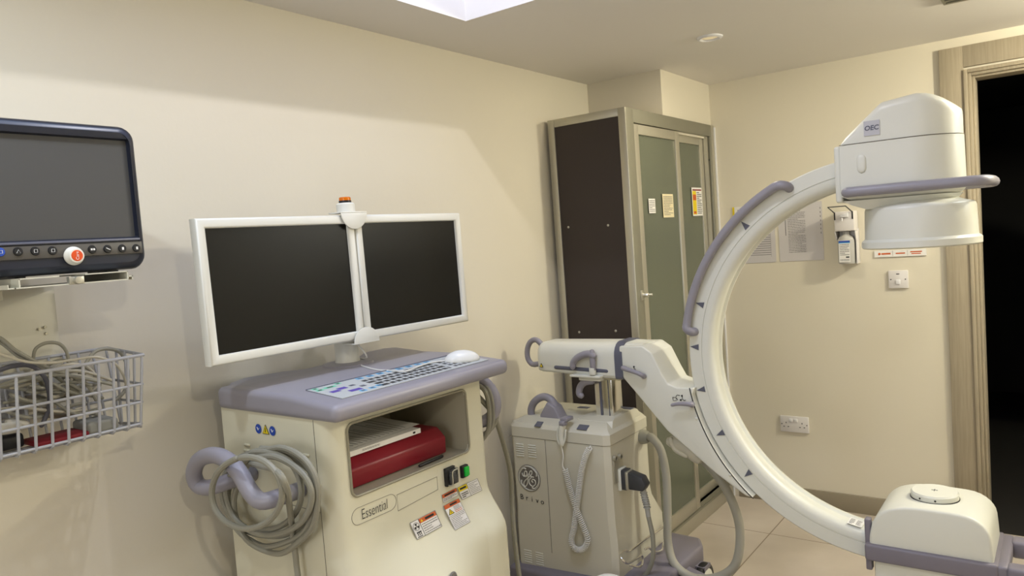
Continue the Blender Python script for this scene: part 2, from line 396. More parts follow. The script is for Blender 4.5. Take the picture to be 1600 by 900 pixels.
# seams on the left side
mb = MB()
mb.tube([cw(-.0005, .072, .60), cw(-.0005, .072, 1.088)], .0008, 6, 1); mb.tube([cw(-.0005, .075, .848), cw(-.0005, .33, .852)], .0008, 6, 1)
mb.build('seam', groove, cart)
mb = MB()
for px, py in ((478, 711), (479, 721), (480, 731), (483, 741), (453, 707), (386, 695), (386, 704)):
    c_ = cu(px, py, -.001); MB().tube([c_-CV*.010, c_+CV*.010], .0036, 8, 1).build('vent', cream, cart)
# little warning stickers
for v, m1, kind in ((.312, bluep, 0), (.279, yellow, 1), (.248, bluep, 0)):
    mb = MB(); c = cw(-.0012, v, 1.044)
    if kind == 0: mb.use(m1).lathe([(0, .0008), (.0125, .0008), (.0125, 0)], c, -CU, 20); mb.use(paper).tube([c-CU*.0012+CV*.004+V(0, 0, .004), c-CU*.0012-V(0, 0, .003), c-CU*.0012-CV*.004+V(0, 0, .002)], .001, 5, 1)
    else:
        mb.use(inkd).prism([c+CV*.015-V(0, 0, .011), c-CV*.015-V(0, 0, .011), c+V(0, 0, .014)], -CU*.0006)
        c = c-CU*.0007; mb.use(m1).prism([c+CV*.0125-V(0, 0, .0095), c-CV*.0125-V(0, 0, .0095), c+V(0, 0, .0115)], -CU*.0004)
        mb.use(inkd).tube([c-CU*.0006+V(0, 0, .005), c-CU*.0006-V(0, 0, .005)], .001, 5, 1)
    mb.build('safety_sticker', None, cart)
# table top
mb = MB()
prof = [(-.03, 1.088), (-.03, 1.132), (.16, 1.149), (.49, 1.150), (.49, 1.088)]
mb.prism([cw(-.012, v, z) for v, z in prof], CU*(.702*CS), .017, 5)
back = [(.02, .3), (.67, .3), (.70, .38), (.735, .52), (.70, .56), (.60, .555), (.53, .50), (.47, .475), (.30, .475), (.24, .52), (.12, .555), (.05, .52), (.02, .47)]
mb.prism([cw(u, v, 1.089) for u, v in back], V(0, 0, .0608*CS), .010, 3)
mb.build('table_top', lilac, cart, 50)
# keyboard panel: flat membrane
o = cw(.05, .012, 1.1365); kx = cw(.64, .012, 1.1365)-o; ky = cw(.05, .155, 1.1495)-o
mb = MB(); S = Sheet(mb, o, kx, ky); S.slab(mat('membrane_grey', (192, 196, 196), .5), .0015)
kp = mb.build('keyboard_panel', None, cart)
mb = MB(); S = Sheet(mb, o, kx, ky)
S.mb.use(slate).tube([S.p(-.005, .985, .0022), S.p(1, .985, .0022)], .0016, 6, 1); mb.build('panel_edge', None, cart)
mb = MB(); S = Sheet(mb, o, kx, ky); H = .0017
rows = [(.20, .33), (.37, .50), (.53, .64), (.67, .77), (.80, .88)]
for ri in range(4):
    y0 = [.10, .28, .45, .62][ri]; y1 = y0+.115; x = [.26, .265, .255, .26][ri]; end = .735
    while x < end-.01:
        wd = .030
        if ri == 0 and .33 < x < .36: wd = .21
        elif (x < .27 or x > .68) and ri != 3: wd = .05
        S.q(dark, x, y0, min(x+wd, end), y1, H); x += wd+.010
for gx in range(4):
    for gy in range(5 if gx == 0 else 4):
        S.q(dark, .77+gx*.034, .12+gy*.155, .77+gx*.034+.024, .12+gy*.155+.10, H)
mb.build('key_block', None, kp)
def pkey(m, x0, y0, x1, y1, nm, inner=True):
    mb = MB(); S = Sheet(mb, o, kx, ky); S.q(m, x0, y0, x1, y1, H)
    if inner: S.q(slate if m is cyan else dark, x0+(x1-x0)*.25, y0+(y1-y0)*.25, x1-(x1-x0)*.25, y1-(y1-y0)*.25, H+.0004)
    mb.build(nm, None, kp)
for i in range(8): x = .27+i*.066; pkey(cyan, x, .84, x+.04, .96, 'blue_key')
for x, y in ((.19, .10), (.24, .14), (.13, .08)): pkey(cyan, x, y, x+.035, y+.11, 'blue_key')
for x, y, w_ in ((.035, .42, .05), (.09, .50, .05), (.10, .22, .07)): pkey(purple, x, y, x+w_, y+.13, 'purple_key', False)
pkey(slate, .165, .55, .195, .64, 'round_key', False); pkey(slate, .19, .36, .22, .46, 'round_key', False)
for x, y, w_ in ((.01, .72, .04), (.06, .76, .07), (.145, .86, .03), (.015, .86, .03)): pkey(mint, x, y, x+w_, y+.1, 'green_key')
# front details
def fp(u, z, d=.001): return cw(u, .02-bulge(u, z)-d, z)
def fsheet(px):  # sheet from three pixel corners (ll, lr, ul) laid on the front skin
    P = []
    for q in px:
        v = .02
        for _ in range(12):
            p = cvp(q[0], q[1], v-.0015); l = CAM+(p-CAM)/CS-CO; u = l.dot(CU); z = (CAM+(p-CAM)/CS)[2]; v = .02-bulge(u, z)
        P.append(p)
    return P
def s4(x, y): return (320+x*500/1184, 520+y*500/1184)
def s8(x, y): return (540+x*260/1600, 770+y*130/800)
# 'Essential' in a rounded outline
mb = MB(); a, b = fp(.068, .812), fp(.195, .812)
tx = (b-a).normalized(); tz = V(0, 0, 1); mid = fp(.131, .822)
mb.use(inkd).text('Essential', mid, tx*.88, tz*1.3, .031*CS, .0012, bold=-.012)
ol = []
for (c, a0) in (((.188-.0, .822+.0), -90), ((.075, .822), 90)):
    ol += [fp(x, z, .0006) for x, z in arc2(c, .022, a0, a0+180, 10)]
mb.use(groove).tube(ol, .0006, 5, 1, True)
mb.build('name_mark', None, cart)
mb = MB(); q = [fp(.214, .789, .0004), fp(.375, .804, .0004), fp(.374, .836, .0004), fp(.214, .833, .0004)]
q = [fp(.214, .790, .0004), fp(.375, .800, .0004), fp(.375, .838, .0004), fp(.214, .835, .0004)]
mb.tube(q, .0007, 5, 1, True); mb.build('blank_plate', groove, cart)
def label_obj(ll, lr, ul, kind):
    P = fsheet([ll, lr, ul]); mb = MB(); S = Sheet(mb, P[0], P[1]-P[0], P[2]-P[0]); S.slab(paper, .0004)
    if kind == 'rad':
        S.lines(MATS['ink_mid'], .36, .05, .97, .68, 5, .0012, .26); S.q(orange, .32, .72, .985, .97, .0009); S.q(inkd, .55, .78, .9, .9, .0012)
        S.q(inkd, .31, .02, .325, .98, .0012); S.q(inkd, .05, .06, .25, .1, .0012)
        for k in range(3):
            a = math.radians(90+k*120); c = (.16, .66)
            S.poly(inkd, [c, (c[0]+.10*math.cos(a-.5), c[1]+.18*math.sin(a-.5)), (c[0]+.10*math.cos(a+.5), c[1]+.18*math.sin(a+.5))], .0012)
        S.mb.use(inkd).tube([S.p(.16+.115*math.cos(t*.5), .66+.22*math.sin(t*.5), .001) for t in range(12)], .0005, 4, 1, True)
        for x in (.09, .15, .21): S.q(inkd, x, .14, x+.025, .34, .0012)
        S.q(inkd, .08, .30, .25, .36, .0012)
        S.mb.use(yellow).raw([S.p(.37, .77, .0013), S.p(.45, .77, .0013), S.p(.41, .93, .0013)], [(0, 1, 2)])
    elif kind == 'tall':
        S.lines(MATS['ink_mid'], .06, .03, .95, .50, 8, .0012, .26); S.q(orange, 0, .84, 1, 1, .0009); S.q(inkd, .35, .89, .8, .95, .0012); S.q(inkd, 0, .52, 1, .53, .0012)
        S.poly(inkd, [(.06, .58), (.42, .58), (.24, .80)], .001); S.poly(yellow, [(.11, .60), (.37, .60), (.24, .765)], .0013); S.q(inkd, .225, .63, .255, .70, .0015)
        S.lines(ink, .48, .68, .92, .82, 3, .0012, .4); S.lines(orange, .48, .56, .92, .68, 2, .0012, .4)
    elif kind == 'small':
        S.q(orange, 0, .55, 1, 1, .0009); S.q(inkd, .15, .65, .85, .85, .0012); S.lines(inkd, .05, .1, .95, .5, 3, .0012, .4)
    elif kind == 'yel':
        S.q(yellow, 0, .62, .44, 1, .0009); S.q(inkd, .08, .74, .38, .88, .0012); S.lines(inkd, .06, .08, .38, .5, 3, .0012, .5)
        S.q(inkd, .44, 0, .455, 1, .0012); S.lines(MATS['ink_mid'], .5, .08, .96, .92, 7, .0012, .26)
    S.frame(inkd, .012, .0014, abs((lr[0]-ll[0])/(ul[1]-ll[1]))); return mb.build('warning_label', None, cart)
label_obj(s8(688, 452), s8(926, 322), s8(615, 292), 'rad')['label'] = 'radiation warning label'
label_obj(s8(1052, 360), s8(1197, 280), s8(938, 128), 'tall')['label'] = 'tall orange and white warning label'
label_obj(s8(942, 97), s8(1080, 25), s8(922, 22), 'small')['label'] = 'small orange and white warning label'
label_obj((722, 781), (753, 766), (714, 762), 'yel')['label'] = 'yellow and white laser notice'
# power inlet with wire bail, green rocker switch
mb = MB(); c = fp(.425, .826); mb.use(black).box(c+V(.004, 0, 0), (.012, .040, .052), .003)
mb.use(clearp).box(c+V(.012, .004, -.001), (.018, .028, .040), .003); mb.use(dark).box(c+V(.010, 0, -.003), (.012, .018, .026), .002)
mb.use(steel).tube([c+V(.008, -.015, -.022), c+V(.024, -.012, -.018), c+V(.026, -.012, .018), c+V(.024, .014, .020), c+V(.008, .016, .022)], .0016, 6, 3)
mb.build('power_inlet', None, cart)
mb = MB(); c = fp(.490, .822); mb.use(black).box(c+V(.003, 0, 0), (.012, .028, .036), .003); sw = mb.build('rocker_switch', None, cart)
MB().box(c+V(.011, .002, 0), (.008, .018, .027), .002).build('switch_cap', green, sw)['label'] = 'green switch cap'
mb = MB(); P = fsheet([(708, 902)])[0]; mb.lathe([(0, .004), (.012, .004), (.015, .001), (.015, 0)], P, V(1, 0, .1), 24); mb.build('front_emblem', mat('emblem_grey', (120, 116, 112), .4), cart)
# side cable hooks
def pxs(l, f): return [f(*q) for q in l]
mb = MB()
hp = [cu(470, 765, .0), cu(464, 767, -.02), cu(438, 776, -.085), cu(409, 783, -.12), cu(391, 768, -.125), cu(375, 740, -.125), cu(357, 720, -.125), cu(334, 711, -.125), cu(312, 718, -.125), cu(303, 738, -.12), cu(309, 757, -.11), cu(326, 762, -.10), cu(355, 753, -.07), cu(385, 743, -.03), cu(397, 739, .01)]
mb.tube(hp, .0205, 16, 4); mb.build('cable_hook', lilac, cart)
mb = MB()
hp = [cw(.60, .12, 1.06), cw(.68, .12, 1.062), cw(.715, .10, 1.045), cw(.735, .08, 1.0), cw(.735, .08, .95), cw(.715, .10, .92), cw(.66, .12, .915), cw(.60, .12, .915)]
mb.tube(hp, .019, 14, 4); mb.build('cable_hook', lilac, cart)
# casters and base frame under the body (below the frame of the picture)
for u in (.06, .56):
    for v in (.02, .44):
        mb = MB(); c = cw(u, v, FZ+.055); mb.use(black).cyl(c-CU*.015, c+CU*.015, .05, n=24, bev=.006); mb.use(steel).box(c+V(0, 0, .035), (.03, .05, .05), .005)
        mb.build('caster', None, cart)
# post and displays
pc = cw(.40, .40, 1.148); mb = MB()
mb.use(lilac).lathe([(0, 0), (.080, 0), (.075, .006), (.048, .010), (0, .010)], pc, (0, 0, 1), 28); mb.use(monw).lathe([(0, .008), (.038, .008), (.036, .02), (.036, .10), (.030, .14), (.030, .18), (0, .18)], pc, (0, 0, 1), 28)
mb.rng((pc[0]-.02, pc[1]-.03, pc[2]+.10), (pc[0]+.06, pc[1]+.03, pc[2]+.32), .006)
post = mb.build('monitor_post', monw, cart)
_m = math.radians(2.6); MU = V(math.sin(_m), math.cos(_m), 0); MN = V(math.cos(_m), -math.sin(_m), 0)
MP = at(558, 345, 'x', -1.66)
def mp(px, py, off=0):   # point in the display plane
    d = ray(px, py); t = (MP+MN*off-CAM).dot(MN)/d.dot(MN); return CAM+t*d
tilt = None
def display(cor, lab):
    """cor: outer corners ul, ur, lr, ll as pixels in the display plane"""
    P = [mp(*q) for q in cor]; ul, ur, lr, ll = P
    d = thing_part('display', lab)
    r = (ur-ul).normalized(); dn = (ll-ul).normalized(); W = (ur-ul).length; Hh = (ll-ul).length
    o = ul
    def q(x, y, h): return o+r*x+dn*y+MN*h
    b = .024
    mb = MB()
    def ring(i, h, k=0): return [q(i, i+k, h), q(W-i, i+k, h), q(W-i, Hh-i-k, h), q(i, Hh-i-k, h)]
    rings = [ring(.03, -.060), ring(.02, -.052), ring(.0, -.030), ring(0, -.006), ring(.003, -.001), ring(.006, 0), ring(b-.004, 0), ring(b, -.004), ring(b+.001, -.010)]
    mb.loft(rings, cap=False); mb.raw(rings[0], [(0, 1, 2, 3)])
    d = mb.build('display', monw, cart, 60); d['label'] = lab
    mb = MB(); mb.prism(ring(b+.0005, -.012), MN*.003); mb.build('screen', screen, d)
    return d
def thing_part(*a): return None
s3 = lambda x, y: (280+x/2.904, 290+y/2.904)
display([s3(72, 149), s3(792, 133), s3(846, 702), s3(148, 824)], 'left display')
display([s3(797, 132), s3(1274, 124), s3(1319, 607), s3(851, 700)], 'right display')
# clamps and amber beacon
mb = MB(); c = mp(*s3(786, 124)); rr = .047
pts = [c+MU*rr*math.cos(math.radians(a))+V(0, 0, rr*math.sin(math.radians(a))*1.0) for a in range(180, 361, 15)]
mb.prism([p+MN*.004 for p in pts], MN*.004, .001); mb.obox(c-MU*rr-MN*.05, MU*2*rr, MN*.058, V(0, 0, .004), .001)
mb.build('clamp_plate', monw, cart)
mb = MB(); c2 = mp(*s3(846, 700)); pts = [c2+MU*rr*math.cos(math.radians(a))+V(0, 0, rr*math.sin(math.radians(a))*.95-.006) for a in range(0, 181, 15)]
mb.prism([p+MN*.004 for p in pts], MN*.004, .001); mb.obox(c2-MU*rr-MN*.05-V(0, 0, .008), MU*2*rr, MN*.058, V(0, 0, .003), .001)
mb.build('clamp_plate', monw, cart)
mb = MB(); bc = mp(*s3(757, 126), off=-.03); mb.lathe([(0, 0), (.027, 0), (.027, .026), (.022, .03), (0, .03)], bc, (0, 0, 1), 24); bcn = mb.build('beacon', monw, cart)
mb = MB(); mb.lathe([(0, 0), (.018, 0), (.018, .007), (0, .007)], bc+V(0, 0, .03), (0, 0, 1), 24); mb.build('beacon_collar', black, bcn)
mb = MB(); mb.lathe([(0, 0), (.0170, 0), (.0170, .010), (.015, .012), (0, .012)], bc+V(0, 0, .035), (0, 0, 1), 24); mb.build('beacon_lens', amber, bcn)['label'] = 'amber lens'
# ------------------------------------------------------------------ things on the cart
TT = cw(0, 0, 1.148)[2]
# mouse
mc = at(722, 563, 'z', TT-.004); md = V(.62, .78, 0).normalized(); ms = V(0, 0, 1).cross(md)
mouse = thing('computer_mouse', (mc[0], mc[1], TT-.008), 'white computer mouse on the right end of the cart top', 'computer mouse')
mb = MB(); rings = []
for k, (h, s_) in enumerate([(0, .95), (.003, 1.0), (.009, 1.0), (.016, .93), (.024, .78), (.030, .56), (.034, .3), (.035, .06)]):
    rings.append([mc+V(0, 0, -.004+h)+md*(math.cos(t)*.054*s_-(1-s_)*.004)+ms*(math.sin(t)*.031*s_*(1-.12*math.cos(t))) for t in [2*math.pi*i/24 for i in range(24)]])
mb.loft(rings); mb.build('shell', mat('mouse_white', (242, 242, 236), .25), mouse, 60)
mb = MB(); z_ = TT+.003
cab = [mc-md*.05+V(0, 0, .004)]+[at(x, y, 'z', z_) for x, y in ((675, 566), (655, 572), (634, 580), (612, 579), (590, 578), (565, 571), (552, 560))]+[cw(.42, .33, 1.17), cw(.41, .36, 1.22), cw(.405, .37, 1.26)]
mb.tube(cab, .0024, 7, 5); mb.build('cord', cab_w, mouse)
# red box binder, papers, pen
mb = MB(); zb0 = .877
prof = [(.07, zb0), (.068, zb0+.05), (.10, zb0+.078), (.33, zb0+.082), (.33, zb0)]
mb.prism([cw(.062, v, z) for v, z in prof], CU*(.415*CS), .005, 2)
tag(mb.build('binder', red, None), 'red box binder lying in the compartment of the cart', 'binder')
base_ = zb0+.0815
for k, (du, dv, rot, t, name, lab) in enumerate([(0, 0, 0, .014, 'paper_pad', 'thick white paper pad lying on the red binder under loose sheets'), (.003, .01, .10, .002, 'paper_sheet', 'loose printed sheet on the white pad over the red binder')]):
    o = cw(.064+du, .085+dv, base_+.0155*k); ux = (CU*math.cos(rot)+CV*math.sin(rot)*.5)*(.325*CS if k == 0 else .35*CS); uy = (CV*math.cos(rot)-CU*math.sin(rot)*.3)*(.21 if k == 0 else .20)
    mb = MB()
    if k == 0:
        S = Sheet(mb, o, ux, uy); S.slab(paper, t*CS)
        nrm = -CV; f = Sheet(mb, o-CV*.0005, ux, V(0, 0, t*CS)); f.q(inkd, .90, .3, .93, .7, .0004); f.lines(ink, .30, .35, .5, .75, 2, .0004)
    else:
        nx_, ny_ = 10, 8; vs = []; fs = []
        def sp(a, b, h=0): return o+ux*a+uy*b+V(0, 0, .002+.016*max(0, a-.7)/.3*b*.5+.030*max(0, b-.6)*(1-abs(a-.55))+h+.012*max(0, .25-a)*b)
        for i in range(nx_+1):
            for j in range(ny_+1): vs.append(sp(i/nx_, j/ny_))
        for i in range(nx_):
            for j in range(ny_): fs.append((i*(ny_+1)+j, (i+1)*(ny_+1)+j, (i+1)*(ny_+1)+j+1, i*(ny_+1)+j+1))
        mb.use(paper).raw(vs, fs)
        for i in range(16):
            a = .10+.05*i; e = random.choice([.85, .7, .9, .5]); mb.use(ink).raw([sp(a, .06, .0008), sp(a+.008, .06, .0008), sp(a+.012, e, .0008), sp(a+.004, e, .0008)], [(0, 1, 2, 3)])
    tag(mb.build(name, None, None), lab, 'paper')
mb = MB(); mb.tube([cw(.33, .04, .881), cw(.43, .045, .881)], .0045, 8, 1); mb.use(black)
tag(MB().tube([cw(.33, .04, .881), cw(.43, .045, .881)], .0045, 8, 1).build('pen', black), 'black pen lying in front of the red binder', 'pen')
# ------------------------------------------------------------------ cables on the cart
def ell(cx, cy, rx, ry, u, rot=0, n=16, wob=3, a0=0, a1=360):
    out = []
    for i in range(n+1):
        a = math.radians(a0+(a1-a0)*i/n); x = rx*math.cos(a); y = ry*math.sin(a); c, s_ = math.cos(rot), math.sin(rot)
        out.append(cu(cx+x*c-y*s_+random.uniform(-wob, wob), cy+x*s_+y*c+random.uniform(-wob, wob), u+.012*math.sin(a*1.0)))
    return out
coil = thing('coiled_cable', cw(-.09, .24, FZ), 'thick grey cable coiled over the left hook of the cart', 'cable')
mb = MB(); path = []
for (cx, cy, rx, ry, u, rot) in ((421, 770, 74, 68, -.035, .35), (425, 778, 70, 76, -.045, .3), (410, 768, 62, 62, -.055, .25), (432, 782, 66, 82, -.050, .1), (420, 775, 68, 60, -.065, .3)):
    path += ell(cx, cy, rx, ry, u, rot, 14, 2, -120, 225)
mb.tube(path, .0075, 9, 4)
mb.tube(ell(386, 770, 55, 56, -.148, .15, 18, 0, -110, 244), .0075, 9, 4)
mb.build('loops', cab_g, coil)
mb = MB(); mb.tube(pxs([(385, 723, -.05), (430, 735, -.150), (447, 760, -.150), (452, 790, -.10), (457, 830, -.04), (462, 870, -.03), (466, 905, -.03)], cu)+[cw(-.04, .12, .35), cw(-.05, .14, .0), cw(-.06, .2, FZ+.02)], .0075, 9, 5); mb.build('hanging_end', cab_g, coil)
mb = MB(); mb.tube([cu(372, 800, .02), cu(370, 840, .02), cu(373, 880, .02), cu(378, 910, .01), cw(-.02, .42, .3), cw(-.03, .42, FZ+.012), cw(-.03, .30, FZ+.01)], .0065, 8, 5)
tag(mb.build('power_cable', cab_g), 'thin grey cable hanging down the rear edge of the cart', 'cable')
rc = thing('coiled_cable', cw(.68, .10, FZ), 'grey cables looped over the right hook of the cart', 'cable')
mb = MB()
for k in range(3): mb.tube([cw(.625+.03*k, .16, 1.045), cw(.655+.03*k, .13, 1.052), cw(.69+.02*k, .085, 1.03), cw(.70+.02*k, .075, .96), cw(.69+.02*k, .085, .88+.01*k), cw(.65+.02*k, .12, .85+.01*k), cw(.625+.02*k, .17, .90)], .0075, 8, 5, True)
mb.build('loops', cab_g, rc)
mb = MB(); mb.tube([cw(.64, .14, 1.075), cvp(755, 628, .10), cvp(772, 650, .12), cvp(786, 690, .15), cvp(797, 735, .18), cvp(800, 780, .2), cvp(803, 830, .2), cvp(812, 905, .2), cw(.98, .2, .1), cw(.99, .2, FZ+.02)], .0085, 9, 5); mb.build('hanging_end', cab_g, rc)
# ------------------------------------------------------------------ mobile C-arm
YC = 2.612
carm = thing('c_arm_machine', (-1.5, YC, 0), 'white mobile C-arm X-ray machine with lilac handles beside the cabinet', 'medical imaging machine')
CX, CZc, RO = -.465, 1.043, .647
yf = 2.552; yb2 = 2.672; ym = (yf+yb2)/2
# cross section (radius, y) front face outwards
sec = [(RO-.004, yf), (RO-.046, yf), (RO-.047, yf+.0025), (RO-.049, yf+.0025), (RO-.050, yf), (RO-.066, yf+.001), (RO-.078, yf+.007), (RO-.086, yf+.018), (RO-.088, yf+.032), (RO-.080, ym-.02), (RO-.080, ym+.02),
       (RO-.088, yb2-.032), (RO-.086, yb2-.018), (RO-.078, yb2-.007), (RO-.066, yb2), (RO-.004, yb2), (RO, yb2-.004), (RO, yb2-.02), (RO-.02, yb2-.03), (RO-.02, yf+.03), (RO, yf+.02), (RO, yf+.004)]
rings = []
for i in range(97):
    a = math.radians(97+(264-97)*i/96); rings.append([V(CX+r*math.cos(a), y, CZc+r*math.sin(a)) for r, y in sec])
MB().loft(rings).build('c_arc', offw, carm, 30)
def cpt(px, py, y=yf-.001): return at(px, py, 'y', y)
# seam hairline on the arc
for (px, py) in ((1163, 351), (1093, 475), (1085, 542), (1095, 609), (1125, 678), (1168, 741)):
    p = cpt(px, py); d = V(CX-p[0], 0, CZc-p[2]).normalized(); t = V(-d[2], 0, d[0])
    MB().prism([p-d*.016, p+d*.016+t*.011, p+d*.016-t*.011], V(0, -.0008, 0)).build('angle_marker', slate, carm)
# hand rail on the outer edge
def cp(r, deg, y): a = math.radians(deg); return V(CX+r*math.cos(a), y, CZc+r*math.sin(a))
def angof(px, py):
    p = at(px, py, 'y', yf); return math.degrees(math.atan2(p[2]-CZc, p[0]-CX)) % 360
a0, a1 = angof(1228, 296), angof(1085, 516)
mb = MB(); pts = [cp(RO-.020, a0-1.0, yf+.004), cp(RO-.010, a0-.8, yf-.016), cp(RO+.004, a0+1, yf-.022)]+[cp(RO+.006, a0+4+(a1-a0-6)*i/14, yf-.018) for i in range(15)]+[cp(RO+.004, a1-.5, yf-.022), cp(RO-.012, a1+.4, yf-.016), cp(RO-.020, a1+.4, yf+.004)]
mb.tube(pts, .0155, 12, 3); mb.build('grab_rail', lilac, carm)
# carriage (end of the horizontal arm that grips the arc)
y0c, y1c = 2.522, 2.702
edge = [(967, 541), (1003, 541), (1018, 552), (1033, 582), (1043, 600), (1058, 606), (1084, 606)]
P = [at(x, y, 'y', y0c) for x, y in edge]
aa0 = math.degrees(math.atan2(P[-1][2]-CZc, P[-1][0]-CX)) % 360
pe = at(1185, 770, 'y', y0c); aa1 = math.degrees(math.atan2(pe[2]-CZc, pe[0]-CX)) % 360
P += [V(CX+(RO+.003)*math.cos(math.radians(a)), y0c, CZc+(RO+.003)*math.sin(math.radians(a))) for a in [aa0+(aa1-aa0)*i/16 for i in range(1, 17)]]
P += [at(x, y, 'y', y0c) for x, y in ((1165, 775), (1155, 768), (1118, 740), (1042, 673), (990, 610), (967, 583))]
mb = MB(); mb.prism([V(p[0], y0c, p[2]) for p in P], (0, y1c-y0c, 0), .006, 3); car = mb.build('carriage', offw, carm, 50)
mb = MB(); mb.tube([V(CX+(RO+.004)*math.cos(math.radians(a)), y0c-.0005, CZc+(RO+.004)*math.sin(math.radians(a))) for a in [aa0+(aa1-aa0)*i/20 for i in range(21)]], .0022, 6, 1); mb.build('arc_gap', black, car)
# brake levers and pictograms
def lever(name, pts, rad):
    mb = MB(); P_ = [at(x, y, 'y', y0c-h) for x, y, h in pts]; mb.tube(P_, rad, 12, 4); return mb.build(name, lilac, carm, 60)
lever('brake_lever', [(974, 575, .02), (982, 578, .024), (994, 582, .026), (1003, 586, .022), (1006, 588, .004)], lambda t: .0105-.002*math.sin(t*3.1))
lever('brake_lever', [(1050, 633, .026), (1060, 631, .026), (1072, 631, .024), (1080, 632, .02), (1081, 632, .004)], lambda t: .006+.0055*t)
t_ = y0c-.0008
for g_ in range(2):
  mb = MB()
  for L in ([(1051, 621), (1052, 626), (1057, 626), (1056, 621), (1051, 621)], [(1056, 620), (1058, 617), (1062, 618)], [(1057, 622), (1059, 625)], [(1064, 626), (1066, 623), (1069, 626), (1071, 625)], [(1066, 617), (1066, 622)], [(990, 573), (991, 576), (993, 577)]):
    if (L[0][0] < 1000) == (g_ == 1): mb.tube([at(x, y, 'y', t_) for x, y in L], .0012, 5, 1)
  for x, y in ((1065.5, 618.5), (990.5, 573), (1063.5, 625)):
    if (x < 1000) == (g_ == 1): mb.lathe([(0, .0006), (.0035, .0006), (.0035, 0)], at(x, y, 'y', t_), (0, -1, 0), 10)
  mb.build('pictogram', inkd, car)
for x, y in ((1088, 654), (1141, 742)): MB().lathe([(0, .004), (.004, .003), (.0065, 0)], at(x, y, 'y', y0c), (0, -1, 0), 14).build('screw_cap', offw, car)
# horizontal tube
def rsec(x, yc, zc, wy, hz, r, n=5, sc=1):
    out = []
    for (sy, sz, a0) in ((1, 1, 0), (-1, 1, 90), (-1, -1, 180), (1, -1, 270)):
        q = r if sz > 0 else .012
        for i in range(n+1):
            a = math.radians(a0+90*i/n); out.append(V(x, yc+(sy*(wy/2-q)+q*math.cos(a))*sc, zc+(sz*(hz/2-q)+q*math.sin(a))*sc))
    return out
zt = 1.021
mb = MB(); mb.loft([rsec(-1.775, YC, zt, .168, .118, .05, sc=.86), rsec(-1.768, YC, zt, .168, .118, .05, sc=.96), rsec(-1.75, YC, zt, .17, .120, .05), rsec(-1.405, YC, zt-.002, .178, .134, .05)])
mb.build('cross_arm', offw, carm, 50)
mb = MB(); mb.loft([rsec(-1.405, YC, zt-.002, .186, .144, .052), rsec(-1.372, YC, zt-.002, .186, .144, .052)]); mb.build('pivot_ring', slate, carm, 50)
mb = MB(); mb.loft([rsec(-1.376, YC, zt-.002, .178, .134, .05), rsec(-1.345, YC, zt, .18, .128, .05), rsec(-1.30, YC, zt+.005, .17, .11, .04)]); mb.build('arm_socket', offw, carm, 50)
mb = MB(); p = at(966, 573, 'y', 2.521); mb.box((-1.372, 2.520, .993), (.016, .002, .003)); mb.build('index_mark', mat('green_mark', (40, 140, 90), .5), carm)
mb = MB(); a = at(868, 574, 'y', YC-.088); b = at(948, 580, 'y', YC-.088); mb.tube([a, b], .0075, 8, 1, flat=((0, 1, 0), .3)); mb.build('scale_strip', slate, carm)
mb = MB(); c = at(846, 571, 'y', YC-.087); mb.use(inkd).prism([c+V(-.009, 0, -.007), c+V(.009, 0, -.007), c+V(0, 0, .010)], (0, -.002, 0)); mb.use(yellow).prism([c+V(-.006, -.0021, -.0052), c+V(.006, -.0021, -.0052), c+V(0, -.0021, .0065)], (0, -.0005, 0)); mb.build('warning_sticker', None, carm)
# rear loop handle
mb = MB(); yl = YC-.03
mb.tube([at(x, y, 'y', yl) for x, y in ((848, 540), (838, 531), (829, 534), (824, 546), (825, 560), (832, 569), (845, 568))], .0115, 12, 4); mb.build('loop_handle', lilac, carm)
# lift column, chromed, with plates
mb = MB(); mb.box((-1.486, YC-.012, .87), (.078, .082, .185), .003); mb.build('lift_column', chrome, carm)
mb = MB(); mb.box((-1.497, YC-.0545, .87), (.010, .003, .18), .001); mb.box((-1.462, YC-.0545, .87), (.003, .003, .18), .001); mb.build('column_strip', slate, carm)
mb = MB(); mb.box((-1.487, YC-.012, .955), (.20, .14, .010), .003); mb.box((-1.52, YC-.07, .945), (.10, .05, .018), .004)
mb.box((-1.53, YC-.085, .957), (.14, .06, .010), .004); mb.build('mounting_plate', offw, carm)
mb = MB(); mb.box((-1.475, YC+.0, .945), (.165, .16, .008), .001); mb.build('steel_plate', chrome, carm)
# brake handles on the arm (upper and lower)
mb = MB(); y_ = YC-.105
mb.tube([at(x, y, 'y', y_) for x, y in ((895, 573), (896, 566), (902, 559), (912, 554), (922, 553), (927, 556))], lambda t: .0125+.002*t, 12, 4)
mb.tube([at(925, 550, 'y', y_), at(927, 578, 'y', y_)], .0115, 10, 1); mb.build('locking_lever', lilac, carm)
mb = MB(); c = at(926, 580, 'y', y_); mb.cyl(c-V(0, 0, .014), c+V(0, 0, .014), .014, n=18, bev=.002); mb.lathe([(0, .001), (.003, .001), (.003, 0)], c+V(.002, -.0135, 0), (0, -1, 0), 8); mb.build('lever_hub', offw, carm)
mb = MB(); mb.tube([at(x, y, 'y', YC-.075) for x, y in ((925, 595), (914, 597), (907, 604), (905, 614), (908, 618))], lambda t: .015-.002*t, 12, 4); mb.build('locking_lever', lilac, carm)
